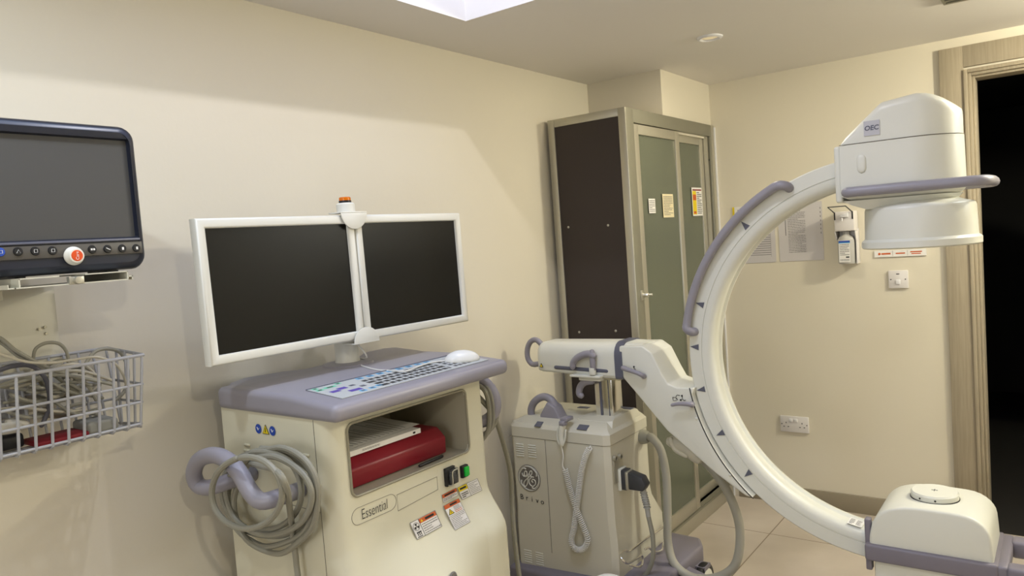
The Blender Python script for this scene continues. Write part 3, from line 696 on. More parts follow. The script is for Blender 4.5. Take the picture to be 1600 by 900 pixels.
# chassis
CXl, CXr, Y0, Y1, ZB, ZL = -1.875, -1.408, 2.437, 2.775, .235, .705
mb = MB()
def fpt(x0, x1, ya, yb_, z, ch=.02):
    return [V(x0+ch, ya, z), V(x1-ch*1.2, ya, z), V(x1, ya+ch*.7, z), V(x1, yb_-ch, z), V(x1-ch, yb_, z), V(x0+ch, yb_, z), V(x0, yb_-ch, z), V(x0, ya+ch, z)]
mb.loft([fpt(CXl-.004, CXr+.006, Y0-.002, Y1+.09, ZB-.075), fpt(CXl-.004, CXr+.006, Y0-.001, Y1+.085, .32), fpt(CXl, CXr, Y0, Y1+.012, .42), fpt(CXl, CXr, Y0, Y1, .46), fpt(CXl, CXr, Y0, Y1, ZL)])
ch = mb.build('chassis', beige, carm, 22)
mb = MB()
mb.loft([fpt(CXl-.002, CXr+.002, Y0-.002, Y1+.002, ZL+.002), fpt(CXl-.002, CXr+.002, Y0-.002, Y1+.002, ZL+.042), fpt(CXl+.006, CXr-.012, Y0+.008, Y1-.006, ZL+.058), fpt(CXl+.05, CXr-.035, Y0+.045, Y1-.03, ZL+.078)])
mb.loft([fpt(-1.60, CXr-.008, Y0+.035, Y1-.02, ZL+.05), fpt(-1.585, CXr-.016, Y0+.06, Y1-.035, ZL+.080), fpt(-1.56, CXr-.022, Y0+.09, Y1-.06, ZL+.088)])
lid = mb.build('lid', beige, carm, 28)
from mathutils.bvhtree import BVHTree
lidtree = BVHTree.FromPolygons([tuple(v) for v in mb.v], mb.f)
# black recesses on the lid
for (px, py, w_, d_) in ((911, 668, .045, .028), (912, 637, .05, .025), (979, 638, .055, .03), (842, 663, .03, .03)):
    h_, hn, _i, _d = lidtree.ray_cast(CAM, ray(px, py).normalized()); hn = -hn if hn[2] < 0 else hn; mb = MB(); mb.box(h_+hn*.001, (w_, d_, .0025), .0008, Mx=hn.to_track_quat('Z', 'Y').to_matrix().to_4x4() if hn[2] < .999 else None); mb.build('control_pad', slate, lid)
# seam and door line
mb = MB(); zz = ZL+.001
mb.tube([V(CXl, Y0-.0005, zz), V(CXr-.024, Y0-.0005, zz), V(CXr+.0005, Y0+.014, zz), V(CXr+.0005, Y1-.01, zz)], .0014, 6, 1)
a = at(852, 693, 'y', Y0); mb.tube([V(a[0], Y0-.0005, ZL), V(a[0]-.002, Y0-.0005, .46), V(a[0]-.004, Y0-.002, .24)], .0011, 5, 1); mb.build('seam', groove, ch)
for (px, py, n_) in ((812, 694, 6), (831, 696, 6), (825, 860, 6), (843, 864, 6)):
    p = at(px, py, 'y', Y0)
    for i in range(n_): yy = Y0-.001; MB().tube([V(p[0]-.017, yy, p[2]-.0095*i), V(p[0]+.017, yy, p[2]-.0095*i)], .0028, 6, 1).build('vent_slot', offw, ch)
# round monogram and name
gc = at(827, 747, 'y', Y0); G = Y0-.0006
def gp(x, y, h=0): return V(gc[0]+x, Y0-.0008-h, gc[2]+y)
rg = .056; mb = MB()
mb.use(slate if False else mat('logo_grey', (118, 114, 108), .5)).lathe([(0, .001), (rg, .001), (rg, 0)], gp(0, 0), (0, -1, 0), 40)
def gm(px, py): return gp((px-275)/180*rg, -(py-355-.28*(px-275))/205*rg, .0016)
logo = mb.build('round_emblem', None, ch)
mb = MB()
for L in ([(172, 265), (182, 300), (212, 322), (243, 295), (246, 255), (225, 238), (205, 262), (208, 305), (232, 325), (262, 300), (268, 285), (262, 340), (248, 420), (218, 468), (188, 455), (190, 405), (240, 360), (300, 325)],
          [(300, 325), (328, 290), (328, 255), (305, 252), (288, 285), (300, 325), (350, 350)], [(315, 350), (278, 380), (280, 440), (325, 485), (372, 460), (372, 405), (335, 380), (318, 405), (335, 425)]):
    mb.tube([gm(*q) for q in L], .0022, 6, 4)
for k in range(4):
    a = 20+90*k; mb.tube([gp(rg*rr_*math.cos(math.radians(a+t)), rg*rr_*math.sin(math.radians(a+t)), .0016) for t, rr_ in ((0, .72), (8, .80), (20, .84), (50, .86), (75, .87), (92, .88))], lambda t: .0032-.0022*t, 6, 3)
mb.tube([gp(rg*.93*math.cos(math.radians(a)), rg*.93*math.sin(math.radians(a)), .0012) for a in range(0, 360, 15)], .0012, 5, 1, True)
mb.build('script_letters', offw, logo)
mb = MB()
for i, chh in enumerate('Brivo'):
    p = at(816+8.0*i, 776+2.0*i, 'y', Y0); mb.text(chh, V(p[0], Y0-.0022, p[2]), V(1, 0, 0), V(0, 0, 1), .032, .0004)
mb.build('brand_name', inkd, ch)
# lilac push handle on the lid
mb = MB(); yh = Y0+.075
def hh(x, y): return at(x, y, 'y', yh)
mb.tube([hh(832, 655), hh(830, 640), hh(836, 627), hh(849, 620), hh(861, 625), hh(868, 640), hh(872, 658)], lambda t: .0155 if t < .6 else .0155+.02*(t-.6), 14, 5)
mb.prism([V(hh(x, y)[0], yh-.03, hh(x, y)[2]) for x, y in ((849, 674), (850, 645), (860, 626), (872, 634), (884, 658), (884, 674))], (0, .06, 0), .006, 2)
mb.build('push_handle', lilac, carm, 50)
# hand switch in its holder with coiled cord
hs = thing('hand_switch', at(880, 700, 'y', Y0-.03), 'hand switch with white coiled cord hanging on the chassis of the machine', 'hand switch')
mb = MB(); yy = Y0-.022
mb.box(at(881, 656, 'y', yy)+V(0, .02, 0), (.035, .05, .016), .005); mb.box(at(880, 661, 'y', yy), (.026, .03, .02), .005); mb.build('holder', lilac, hs)
mb = MB(); mb.tube([at(x, y, 'y', yy) for x, y in ((879, 664), (877, 680), (878, 694))], lambda t: .014-.004*t, 12, 4); mb.tube([at(x, y, 'y', yy+.002) for x, y in ((872, 668), (871, 684), (876, 696), (882, 690), (884, 672))], .004, 8, 4); mb.build('grip', offw, hs)
mb = MB(); yy = Y0-.020
centre = smooth([at(x, y, 'y', yy) for x, y in ((883, 733), (890, 762), (898, 788), (907, 812), (915, 832), (918, 845), (913, 856), (905, 859), (896, 855), (893, 843), (897, 825), (900, 800), (904, 770), (908, 740), (914, 715), (921, 700))], 14)
L = [0]
for a, b in zip(centre, centre[1:]): L.append(L[-1]+(b-a).length)
turns = int(L[-1]/.0072); pts = []; steps = turns*9
def along(s_):
    for i in range(len(L)-1):
        if L[i+1] >= s_: t = (s_-L[i])/(L[i+1]-L[i]); return centre[i].lerp(centre[i+1], t), (centre[i+1]-centre[i]).normalized()
    return centre[-1], (centre[-1]-centre[-2]).normalized()
for i in range(steps+1):
    c, t = along(L[-1]*i/steps); nx = V(0, 1, 0); ny = t.cross(nx).normalized(); a = 2*math.pi*i/9; pts.append(c+(nx*math.cos(a)+ny*math.sin(a))*.0104)
mb.tube(pts, .0021, 5, 1); mb.tube([at(877, 696, 'y', yy), at(880, 712, 'y', yy), at(879, 728, 'y', yy), at(883, 735, 'y', yy)], .0028, 7, 4)
mb.tube([centre[-1], at(923, 696, 'y', Y0+.002)], .0028, 7, 1)
mb.build('coiled_cord', cab_w, hs)
# connector panel on the right side
xs = CXr+.002
def rx(px, py, dx=0): return at(px, py, 'x', xs+dx)
mb = MB(); a = rx(957, 706); b = rx(970, 745)
mb.rng((xs-.002, rx(957, 710)[1], .555), (xs+.004, rx(971, 710)[1], .655), .001); mb.build('connector_plate', steel, carm)
for (px, py) in ((959, 716), (967, 713)):
    c = rx(px, py); mb = MB(); mb.use(steel).lathe([(0, .004), (.007, .004), (.007, .012), (.011, .012), (.011, 0)], c, (1, 0, 0), 16); mb.use(black).lathe([(0, .006), (.006, .006), (.006, .0045)], c, (1, 0, 0), 12); mb.build('round_socket', None, carm)
pl = rx(970, 747)
mb = MB(); mb.use(offw).box(pl+V(.006, 0, 0), (.016, .050, .085), .003); mb.use(dark).box(pl+V(.022, 0, 0), (.026, .045, .078), .004); mb.use(steel).box(pl+V(.038, 0, 0), (.012, .052, .070), .003)
mb.use(dark).prism([pl+V(.042, -.022, -.034), pl+V(.10, -.022, -.034), pl+V(.115, -.022, -.010), pl+V(.10, -.022, .020), pl+V(.042, -.022, .034)], (0, .044, 0), .005, 2)
plug = mb.build('plug', None, carm)
mb = MB()
q0 = pl+V(.092, 0, -.034); bp = [q0, q0+V(.006, 0, -.03), q0+V(.012, 0, -.06), q0+V(.016, 0, -.10)]
mb.tube(bp, lambda t: .012-.003*t, 10, 5)
for i in range(7):
    c = smooth(bp, 7)[3+2*i]; mb.tube([c+V(math.cos(a)*.0125, math.sin(a)*.0125, 0) for a in [k*math.pi/5 for k in range(10)]], .0022, 6, 1, True)
mb.build('strain_relief', mat('relief_grey', (168, 168, 162), .5), plug)
e = bp[-1]; mb = MB(); mb.tube([e, e+V(.010, .005, -.08), e+V(.004, .008, -.16), e+V(-.02, .01, -.22), e+V(-.05, 0, -.26)], .0088, 10, 5); mb.build('plug_cable', cab_g, plug)
# thick hose from the chassis round to the carriage
g0 = rx(1003, 682)
mb = MB(); mb.lathe([(0, 0), (.030, 0), (.030, .012), (.022, .040), (0, .040)], g0+V(-.004, 0, 0), (1, -.15, 0), 22); mb.build('hose_gland', cab_g, carm)
yh2 = YC+.06
hose = [g0+V(.03, 0, 0), at(1020, 685, 'y', 2.68), at(1033, 705, 'y', 2.68), at(1041, 745, 'y', 2.67), at(1043, 800, 'y', 2.66), at(1044, 850, 'y', 2.65), at(1056, 884, 'y', 2.63), at(1085, 903, 'y', 2.62), at(1120, 902, 'y', 2.62), at(1147, 885, 'y', 2.63), at(1156, 850, 'y', 2.64), at(1153, 810, 'y', 2.65), at(1135, 765, 'y', 2.65), at(1108, 728, 'y', 2.65), at(1086, 708, 'y', 2.65)]
mb = MB(); mb.tube(hose, .0165, 14, 6); mb.build('hose', mat('hose_grey', (165, 162, 148), .42, bump=.1, bscale=90), carm)
mb = MB(); mb.tube([at(1090, 716, 'y', 2.62), at(1072, 700, 'y', 2.62), at(1058, 692, 'y', 2.62), at(1049, 690, 'y', 2.62)], lambda t: .022+.006*math.sin(t*3.1), 14, 4); mb.tube([at(1048, 686, 'y', 2.60), at(1055, 702, 'y', 2.60), at(1072, 712, 'y', 2.60)], .010, 10, 4); mb.build('hose_clamp', beige, carm)
# chromed cable rack
mb = MB(); xr = CXr+.07
mb.tube([at(x, y, 'x', CXr+dx) for x, y, dx in ((1042, 812, .03), (1038, 822, .05), (1014, 838, .055), (985, 860, .055), (976, 860, .06), (969, 866, .08), (972, 874, .10), (981, 880, .10), (996, 872, .08), (1003, 868, .07), (1004, 880, .07), (998, 886, .07), (984, 883, .06))], .0044, 8, 4)
mb.tube([at(x, y, 'x', CXr+dx) for x, y, dx in ((1042, 840, .03), (1037, 848, .05), (1034, 860, .05), (1022, 862, .05), (1014, 856, .05), (1008, 858, .05))], .0044, 8, 4)
mb.build('wire_rack', chrome, carm)
# base with cross leg, fore leg and casters
mb = MB(); 
mb.prism([V(-1.90, 2.40, .165), V(-1.42, 2.36, .185), V(-1.24, 2.40, .20), V(-1.235, 2.86, .20), V(-1.275, 2.93, .20), V(-1.47, 2.95, .195), V(-1.90, 2.86, .17)], (0, 0, -.075), .014, 3)
mb.prism([V(-1.45, 2.44, .175), V(-1.0, 2.50, .14), V(-.62, 2.52, .12), V(-.60, 2.60, .12), V(-1.0, 2.66, .14), V(-1.30, 2.74, .175)], (0, 0, -.06), .012, 3)
mb.build('base', lilacd, carm, 45)
for (x, y, r_) in ((-1.215, 2.80, .075), (-1.215, 2.46, .075), (-1.84, 2.45, .06), (-1.84, 2.80, .06), (-.66, 2.56, .04)):
    mb = MB(); mb.use(black).cyl((x-.016, y, r_), (x+.016, y, r_), r_, n=28, bev=.008); mb.use(offw).cyl((x-.018, y, r_), (x+.018, y, r_), r_*.72, n=24, bev=.003); mb.use(black).cyl((x-.02, y, r_), (x+.02, y, r_), r_*.42, n=20, bev=.002)
    mb.use(lilacd).prism([V(x-.03, y-.03, .13), V(x+.02, y-.03, .13), V(x+.02, y+.03, .13), V(x-.03, y+.03, .13)], (0, 0, .015)) if r_ > .05 else None
    mb.build('caster', None, carm)
mb = MB(); c = at(962, 902, 'z', .30); mb.lathe([(0, .075), (.03, .072), (.055, .055), (.065, .02), (.065, 0), (0, 0)], V(c[0]-.02, c[1], .225), (0, 0, 1), 28, sx=1.3, sy=.8); mb.build('pedal_cover', mat('bright_white_plastic', (246, 245, 242), .35), carm)
# ---- upper head: detector housing
HX = -.362; HW = .128
def stad(z, x0, xc, r, yc=YC, s_=1, n=14, w2=None):
    """plan outline: flat left end at x0, half circle of radius r about xc at the right"""
    w2 = w2 or r; o = [V(x0, yc-w2, z), V((x0+xc)/2, yc-(w2+r)/2, z)]
    o += [V(xc+r*math.sin(math.radians(a)), yc-r*math.cos(math.radians(a)), z) for a in [180*i/n for i in range(n+1)]]
    o += [V((x0+xc)/2, yc+(w2+r)/2, z), V(x0, yc+w2, z)]; return o
mb = MB()
mb.loft([stad(1.548, -.50, -.362, .10), stad(1.556, -.535, -.362, .118), stad(1.566, -.555, -.362, .126), stad(1.60, -.556, -.362, .128), stad(1.722, -.555, -.362, .126)])
hd = mb.build('detector_housing', offw, carm, 50)
# cap: slope at the left, crown, slope at the right
mb = MB(); rings = []
def capring(zfun, k=1, x0=-.553, r=.1245):
    o = stad(0, x0, -.362, r); return [V(p[0], YC+(p[1]-YC)*k, zfun(p[0])) for p in o]
def ztop(x, s_): 
    x1, x2, x3 = -.438, -.345, -.24
    if x < x1: t = (x-(-.553))/(x1+.553); z = 1.737+(1.838-1.737)*t
    elif x < x2: z = 1.838+.012*(x-x1)/(x2-x1)
    else: z = 1.850-.055*((x-x2)/(x3-x2))**2
    return 1.724+(z-1.724)*s_
def capsec(x):
    if x < -.362: w_ = .1245
    else: w_ = math.sqrt(max(.1245**2-(x+.362)**2, 0))
    zt_ = ztop(x, 1); w_ = max(w_, .02); r = min(.028, w_*.9)
    out = [V(x, YC-w_, 1.724)]
    for i in range(7):
        a = math.radians(90*i/6); out.append(V(x, YC-w_+r-r*math.cos(a), zt_-r+r*math.sin(a)))
    out += [V(x, YC, zt_+.002)]
    for i in range(7):
        a = math.radians(90*i/6); out.append(V(x, YC+w_-r+r*math.sin(a), zt_-r+r*math.cos(a)))
    out.append(V(x, YC+w_, 1.724)); return out
xsn = [-.553, -.54, -.50, -.46, -.442, -.434, -.40, -.37, -.345, -.32, -.30, -.28, -.265, -.252, -.244, -.240]
secs = []
for x in xsn:
    s_ = capsec(x)
    if x == -.553: s_ = [V(p[0], YC+(p[1]-YC)*.98, min(p[2], 1.728)) for p in s_]
    if x < -.54: pass
    secs.append([V(p[0], p[1], max(p[2], 1.7245) if 0 < i < len(s_)-1 else 1.7242) for i, p in enumerate(s_)])
mb.loft(secs); cap = mb.build('housing_cap', offw, carm, 50)
mb = MB(); o_ = stad(1.7235, -.5555, -.362, .127); mb.tube(o_, .0008, 5, 1, True); mb.build('seam', groove, hd)
mb = MB(); mb.rng((-.574, YC-.122, 1.548), (-.553, YC+.122, 1.722), .008, 3); mb.build('end_plate', offw, carm)
mb = MB(); c = at(1346, 256, 'y', YC-.128); mb.tube([c+V(0, 0, .016), c-V(0, 0, .016)], .013, 14, 1, flat=((0, 1, 0), .35)); mb.build('cover_button', offw, hd)
mb = MB(); c = at(1362, 200, 'y', YC-.1255); S = Sheet(mb, c+V(-.022, 0, -.022), V(.044, 0, 0), V(0, 0, .044)); S.slab(mat('badge_grey', (196, 196, 202), .4), .0012)
mb.use(slate).text('OEC', c+V(0, -.0014, 0), V(1, 0, .0), V(.12, 0, 1), .0195, .0004, bold=.03); mb.build('badge', None, cap)
mb = MB(); mb.loft([stad(1.522, -.49, -.38, .10), stad(1.538, -.53, -.37, .112), stad(1.552, -.552, -.362, .12)]); 
mb.lathe([(0, -.004), (.158, -.004), (.164, 0), (.164, .018), (.160, .022), (.1545, .026), (.1535, .06), (.1520, .112), (.150, .119), (.145, .124), (.12, .131), (.10, .140), (0, .150)], (HX+.0, YC, 1.402), (0, 0, 1), 56)
mb.build('detector_drum', offw, carm, 40)
mb = MB(); zh = 1.578; yo = .142
mb.tube([V(-.535, YC-.125, zh), V(-.535, YC-yo, zh), V(-.50, YC-yo-.006, zh), V(-.40, YC-yo-.008, zh), V(-.26, YC-yo-.002, zh), V(-.205, YC-yo+.004, zh), V(-.178, YC-yo+.03, zh), V(-.170, YC-.06, zh), V(-.170, YC+.06, zh), V(-.178, YC+yo-.03, zh), V(-.205, YC+yo-.004, zh), V(-.26, YC+yo, zh), V(-.40, YC+yo+.006, zh), V(-.52, YC+yo, zh), V(-.535, YC+.125, zh)], .0155, 12, 4)
mb.build('steering_rail', lilac, carm)
# ---- lower head: tube housing
yt0 = 2.487; yt1 = 2.737
out = [(1358, 852), (1358, 838), (1362, 818), (1370, 806), (1380, 799), (1392, 795), (1412, 793), (1440, 795), (1480, 801), (1510, 807), (1530, 817), (1543, 830), (1549, 845), (1553, 880)]
P = [at(x, y, 'y', yt0) for x, y in out]; P = [V(p[0], yt0, p[2]) for p in smooth(P, 2)]
P = [V(P[0][0], yt0, .43)]+P+[V(P[-1][0], yt0, .43)]
mb = MB(); mb.prism(P, (0, yt1-yt0, 0), .010, 3); mb.build('tube_housing', offw, carm, 35)
mb = MB(); x0_, x1_ = P[0][0], P[-1][0]
mb.rng((x0_+.01, yt0+.006, .20), (x1_-.012, yt1-.006, .44), .012, 2); mb.build('housing_skirt', offw, carm)
mb = MB(); mb.rng((x0_-.012, yt0-.014, .425), (x1_+.012, yt1+.014, .478), .008, 3); mb.rng((x0_-.014, yt0+.01, .385), (x0_+.004, yt0+.04, .55), .004); mb.build('bumper_belt', lilacd, carm, 50)
mb = MB(); xb_ = x1_+.012
mb.rng((xb_+.02, yt0-.02, .425), (xb_+.17, yt0+.035, .478), .010, 3); mb.rng((xb_+.02, yt1-.06, .425), (xb_+.17, yt1, .478), .010, 3); mb.rng((xb_+.12, yt0-.02, .425), (xb_+.17, yt1, .478), .010, 3)
mb.rng((xb_-.008, yt0-.01, .43), (xb_+.025, yt1+.01, .475), .008); mb.build('loop_handle', lilacd, carm, 50)
mb = MB(); dc = at(1461, 786, 'y', YC); zc_ = max(p[2] for p in P)+.002
mb.lathe([(0, -.02), (.064, -.02), (.067, -.001), (.067, .013), (.063, .018), (0, .019)], V(dc[0], YC, zc_), (0, 0, 1), 44); disc = mb.build('beam_disc', offw, carm)
mb = MB(); mb.lathe([(.0672, -.004), (.0688, -.004), (.0688, -.001), (.0672, -.001), (.0672, -.004)], V(dc[0], YC, zc_), (0, 0, 1), 44)
mb.tube([V(dc[0]-.008, YC, zc_+.0195), V(dc[0]+.008, YC, zc_+.0195)], .0008, 4, 1); mb.tube([V(dc[0], YC-.010, zc_+.0195), V(dc[0], YC+.010, zc_+.0195)], .0008, 4, 1)
for a in (-120, -82): mb.lathe([(0, .001), (.003, .001), (.003, 0)], V(dc[0]+.067*math.cos(math.radians(a)), YC+.067*math.sin(math.radians(a)), zc_+.006), (math.cos(math.radians(a)), math.sin(math.radians(a)), 0), 8)
mb.build('centre_mark', inkd, disc)
mb = MB(); p = at(1341, 818, 'y', YC-.02); an = math.degrees(math.atan2(p[2]-CZc, p[0]-CX)) % 360; r_ = RO-.0875
o = cp(r_, an+1.5, YC-.045); ux = cp(r_, an-2.5, YC-.045)-o
S = Sheet(mb, cp(r_+.004, an-3.5, YC-.04)+V(0, 0, .004), cp(r_+.004, an+1.0, YC-.04)-cp(r_+.004, an-3.5, YC-.04), V(0, .055, 0))
S = Sheet(mb, cp(r_-.0015, an-3.0, YC-.048), cp(r_-.0015, an+1.5, YC-.048)-cp(r_-.0015, an-3.0, YC-.048), V(0, .055, 0))
if S.n[2] < 0: S = Sheet(mb, cp(r_-.0015, an+1.5, YC-.048), cp(r_-.0015, an-3.0, YC-.048)-cp(r_-.0015, an+1.5, YC-.048), V(0, .055, 0))
S.slab(paper); S.lines(inkd, .08, .1, .4, .9, 6, .001, .4); S.lines(inkd, .55, .1, .92, .9, 7, .001, .4); mb.build('rating_label', None, carm)
# ------------------------------------------------------------------ tall cabinet
KX, KY0, KY1, KH = -1.53, 2.98, 4.006, 2.053
cab_ = thing('storage_cabinet', ((KX+XL)/2, (KY0+KY1)/2, 0), 'tall aluminium framed cabinet with sliding frosted glass doors in the corner', 'cabinet')
kx0 = -1.935; f = .036
mb = MB()
for (a, b) in (((kx0, KY0, 0), (kx0+f, KY0+f, KH)), ((KX-f, KY0, 0), (KX, KY0+f, KH)), ((kx0, KY1-f, 0), (kx0+f, KY1, KH)), ((KX-f, KY1-f, 0), (KX, KY1, KH)),
               ((kx0+f, KY0, KH-f), (KX-f, KY0+f, KH)), ((kx0+f, KY0, .03), (KX-f, KY0+f, .09)), ((kx0, KY0+f, KH-.03), (KX-f, KY1-f, KH)), ((kx0+f, KY1-f, KH-f), (KX-f, KY1, KH))): mb.rng(a, b, .002)
mb.build('frame', steel, cab_)
mb = MB(); mb.rng((KX-f, KY0+f, KH-.062), (KX+.0, KY1-f, KH-.0), .002); mb.rng((KX-f, KY0+.002, 0), (KX+.001, KY0+.075, KH-.001), .002) ; mb.rng((KX-f, KY1-.06, .1), (KX, KY1-f, KH-.06), .002)
mb.build('door_surround', alu2, cab_)
MB().rng((kx0+f, KY0+.006, .09), (KX-f, KY0+.012, KH-f)).build('side_panel', panelb, cab_)
for (px, py) in ((888, 355), (950, 352), (905, 519), (962, 517)):
    MB().lathe([(0, .002), (.004, .0015), (.006, 0)], at(px, py, 'y', KY0+.006), (0, -1, 0), 10).build('panel_screw', steel, cab_)
MB().rng((kx0+.004, KY0+f, .09), (kx0+.010, KY1-f, KH-.03)).build('back_panel', mat('cabinet_grey', (140, 140, 130), .6), cab_)
mb = MB()
for z in (.10, .55, 1.0, 1.45): mb.rng((kx0+.01, KY0+f, z), (KX-.10, KY1-f, z+.018))
mb.build('shelf', MATS['cabinet_grey'], cab_)
mb = MB(); mb.rng((KX-.05, KY0+.075, .0), (KX-.002, KY1, .072), .002); mb.build('plinth', steel, cab_)
mb = MB()
for dx in (-.006, -.026, -.046): mb.rng((KX+dx-.003, KY0+.075, .072), (KX+dx, KY1-.06, .105))
mb.rng((KX-.05, KY0+.075, .070), (KX-.0, KY1-.06, .080)); mb.build('sliding_track', alu2, cab_)
def kdoor(ya, yb_, x, zb_, zt_, st=.045):
    mb = MB()
    for a, b in (((x-.02, ya, zb_), (x, ya+st, zt_)), ((x-.02, yb_-st, zb_), (x, yb_, zt_)), ((x-.02, ya+st, zt_-st), (x, yb_-st, zt_)), ((x-.02, ya+st, zb_), (x, yb_-st, zb_+st+.02))): mb.rng(a, b, .002)
    d = mb.build('sliding_door', steel, cab_); MB().rng((x-.013, ya+st, zb_+st+.02), (x-.008, yb_-st, zt_-st)).build('glass_pane', glassm, d); return d
d1 = kdoor(KY0+.078, 3.545, KX-.002, .088, KH-.066)
d2 = kdoor(3.48, KY1-.10, KX-.026, .088, KH-.066)
mb = MB(); mb.rng((KX-.028, KY1-.095, .1), (KX-.004, KY1-.088, KH-.066)); mb.build('door_stop', steel, cab_)
mb = MB(); c = at(1004, 461, 'x', KX); mb.use(steel).box(c+V(.003, -.012, 0), (.006, .02, .045), .001); mb.use(chrome).cyl(c, c+V(.028, .004, 0), .011, n=18, bev=.002); mb.cyl(c+V(.026, .006, 0), c+V(.040, .016, 0), .006, n=12); lk = mb.build('lock', None, d1)
mb = MB(); a = at(1007, 488, 'x', KX-.001); b = at(1010, 516, 'x', KX-.001); mb.tube([V(KX-.001, a[1], a[2]), V(KX-.001, a[1], b[2])], .005, 8, 1, flat=((1, 0, 0), .3)); mb.build('finger_slot', dark, d1)
mb = MB(); c = at(1108, 250, 'x', KX); mb.lathe([(0, .001), (.006, .001), (.006, 0)], c, (1, 0, 0), 10); mb.build('screw_hole', black, cab_)
mb = MB(); mb.rng((KX-.01, KY1, 0), (KX+.006, YF-.0005, KH-.01)); mb.build('lit_gap_strip', whitep, cab_)  # white strip stands in for lit wall showing through the gap
# notices stuck on the glass
def notice(ya, yb_, za, zb_, x, m, lab, kind):
    mb = MB(); S = Sheet(mb, V(x+.0045, ya, za), V(0, yb_-ya, 0), V(0, 0, zb_-za)); S.slab(m, .0005)
    if kind == 'orange':
        S.q(yellow, .05, .05, .42, .88, .0008); S.q(orange, .08, .55, .4, .75, .001); S.q(red, .08, .89, .95, .94, .001); S.lines(ink, .48, .06, .95, .86, 12, .001, .5); S.q(orange, .1, .08, .35, .16, .001)
    else: S.lines(ink, .08, .08, .92, .92, 7 if kind == 's' else 12, .001, .4)
    return tag(mb.build('notice', None), lab, 'notice')
gx1, gx2 = KX-.010, KX-.034
notice(3.168, 3.236, 1.588, 1.655, gx1, paper, 'small white notice stuck low on the near glass door', 's')
notice(3.318, 3.438, 1.566, 1.678, gx1, paperc, 'cream notice stuck on the near glass door beside its stile', 'c')
q1 = at(1079, 293, 'x', gx2); q2 = at(1097, 337, 'x', gx2)
notice(q1[1], q2[1]+.0, q2[2], q1[2], gx2, paper, 'orange and white notice on the far glass door', 'orange')
# ------------------------------------------------------------------ wall mounted things on the far wall
def wsheet(x0, x1, z0_, z1_, y=YF-.001, mb=None): return Sheet(mb, V(x0, y, z0_), V(x1-x0, 0, 0), V(0, 0, z1_-z0_))
mb = MB(); S = wsheet(-1.44, -1.232, 1.297, 1.592, mb=mb); S.slab(mat('plastic_sleeve', (212, 208, 208), .25), .0015); S.lines(ink, .12, .12, .88, .9, 20, .002, .25, False); S.q(ink, .12, .1, .125, .9, .002); S.q(ink, .88, .1, .885, .9, .002)
tag(mb.build('paper_sheet', None), 'printed table sheet in a sleeve on the wall, half hidden by the arc', 'paper')
mb = MB(); S = wsheet(-1.213, -.992, 1.298, 1.596, mb=mb); S.slab(MATS['plastic_sleeve'], .0015); S.lines(ink, .22, .14, .62, .88, 26, .002, .3); S.q(ink, .16, .45, .175, .85, .002)
for i in range(7): S.q(inkd, .955, .45+.07*i, .965, .48+.07*i, .002)
tag(mb.build('paper_sheet', None), 'printed sheet in a punched sleeve left of the soap dispenser', 'paper')
mb = MB(); S = wsheet(-1.452, -1.36, 1.535, 1.603, y=YF-.002, mb=mb); S.slab(paper, .003); S.q(yellow, 0, 0, .12, 1, .0035); S.lines(ink, .3, .2, .9, .8, 4, .0035)
tag(mb.build('sign', None), 'small white wall sign with a yellow left edge', 'sign')
# dispenser
DY = YF-.085
def dy(px, py, d=0): return at(px, py, 'y', DY+d)
x0_ = dy(1304, 360)[0]; x1_ = dy(1335, 360)[0]; zt_ = dy(1320, 330)[2]; zm = dy(1320, 361)[2]; zb_ = dy(1320, 413)[2]
disp = thing('soap_dispenser', ((x0_+x1_)/2, YF-.04, zb_), 'white wall soap dispenser with a wire elbow lever', 'dispenser')
mb = MB(); mb.rng((x0_, DY, zm), (x1_, YF, zt_), .004); mb.rng((x0_+.008, YF-.022, zb_), (x1_+.004, YF, zm+.01), .003)
mb.prism([V(x1_-.001, DY, zm), V(x1_-.001, DY+.012, zm-.03), V(x1_-.001, DY+.026, zm-.055), V(x1_-.001, DY+.022, zb_), V(x1_-.001, YF, zb_), V(x1_-.001, YF, zm)], (.005, 0, 0), .001)
mb.prism([V(x0_-.003, DY, zm), V(x0_-.003, DY+.03, zm-.04), V(x0_-.003, YF-.02, zm-.06), V(x0_-.003, YF, zb_), V(x0_-.003, YF, zm)], (.005, 0, 0), .001)
mb.build('bracket_body', socketw, disp)
for x in (x0_+.003, x1_-.006): MB().rng((x-.003, DY-.002, zt_-.04), (x+.003, DY+.004, zt_-.002)).build('lever_slot', black, disp)
mb = MB(); zl = zt_+.022
mb.tube([V(x0_+.003, DY, zt_-.006), V(x0_-.01, DY-.07, zl+.002), V(x1_-.02, DY-.07, zl+.002), V(x1_-.006, DY, zt_-.006)], .0028, 8, 1); mb.build('elbow_lever', dark, disp)
mb = MB(); cx_ = (x0_+x1_)/2
mb.prism([V(cx_-.02, DY, zt_-.02), V(cx_+.022, DY, zt_-.006), V(cx_+.022, DY, zt_-.03), V(cx_-.008, DY, zt_-.028)], (0, -.02, 0), .002); mb.cyl((cx_-.006, DY-.012, zt_-.045), (cx_-.006, DY-.012, zt_-.026), .004, n=12); mb.build('nozzle', whitep, disp)
mb = MB(); by = DY+.033
mb.loft([[V(cx_+math.cos(t)*a_*.9 if abs(math.cos(t)) < .7 else cx_+a_*math.copysign(1, math.cos(t)), by+math.sin(t)*b_, z) for t in [2*math.pi*(i+.5)/16 for i in range(16)]] for z, a_, b_ in ((zb_+.001, .034, .026), (zb_+.006, .037, .029), (zm-.045, .037, .029), (zm-.028, .030, .024), (zm-.018, .014, .014), (zm-.003, .014, .014))])
bt = mb.build('soap_bottle', bottle_m, None, 50); tag(bt, 'squarish white liquid soap bottle hanging in the wall dispenser', 'bottle')
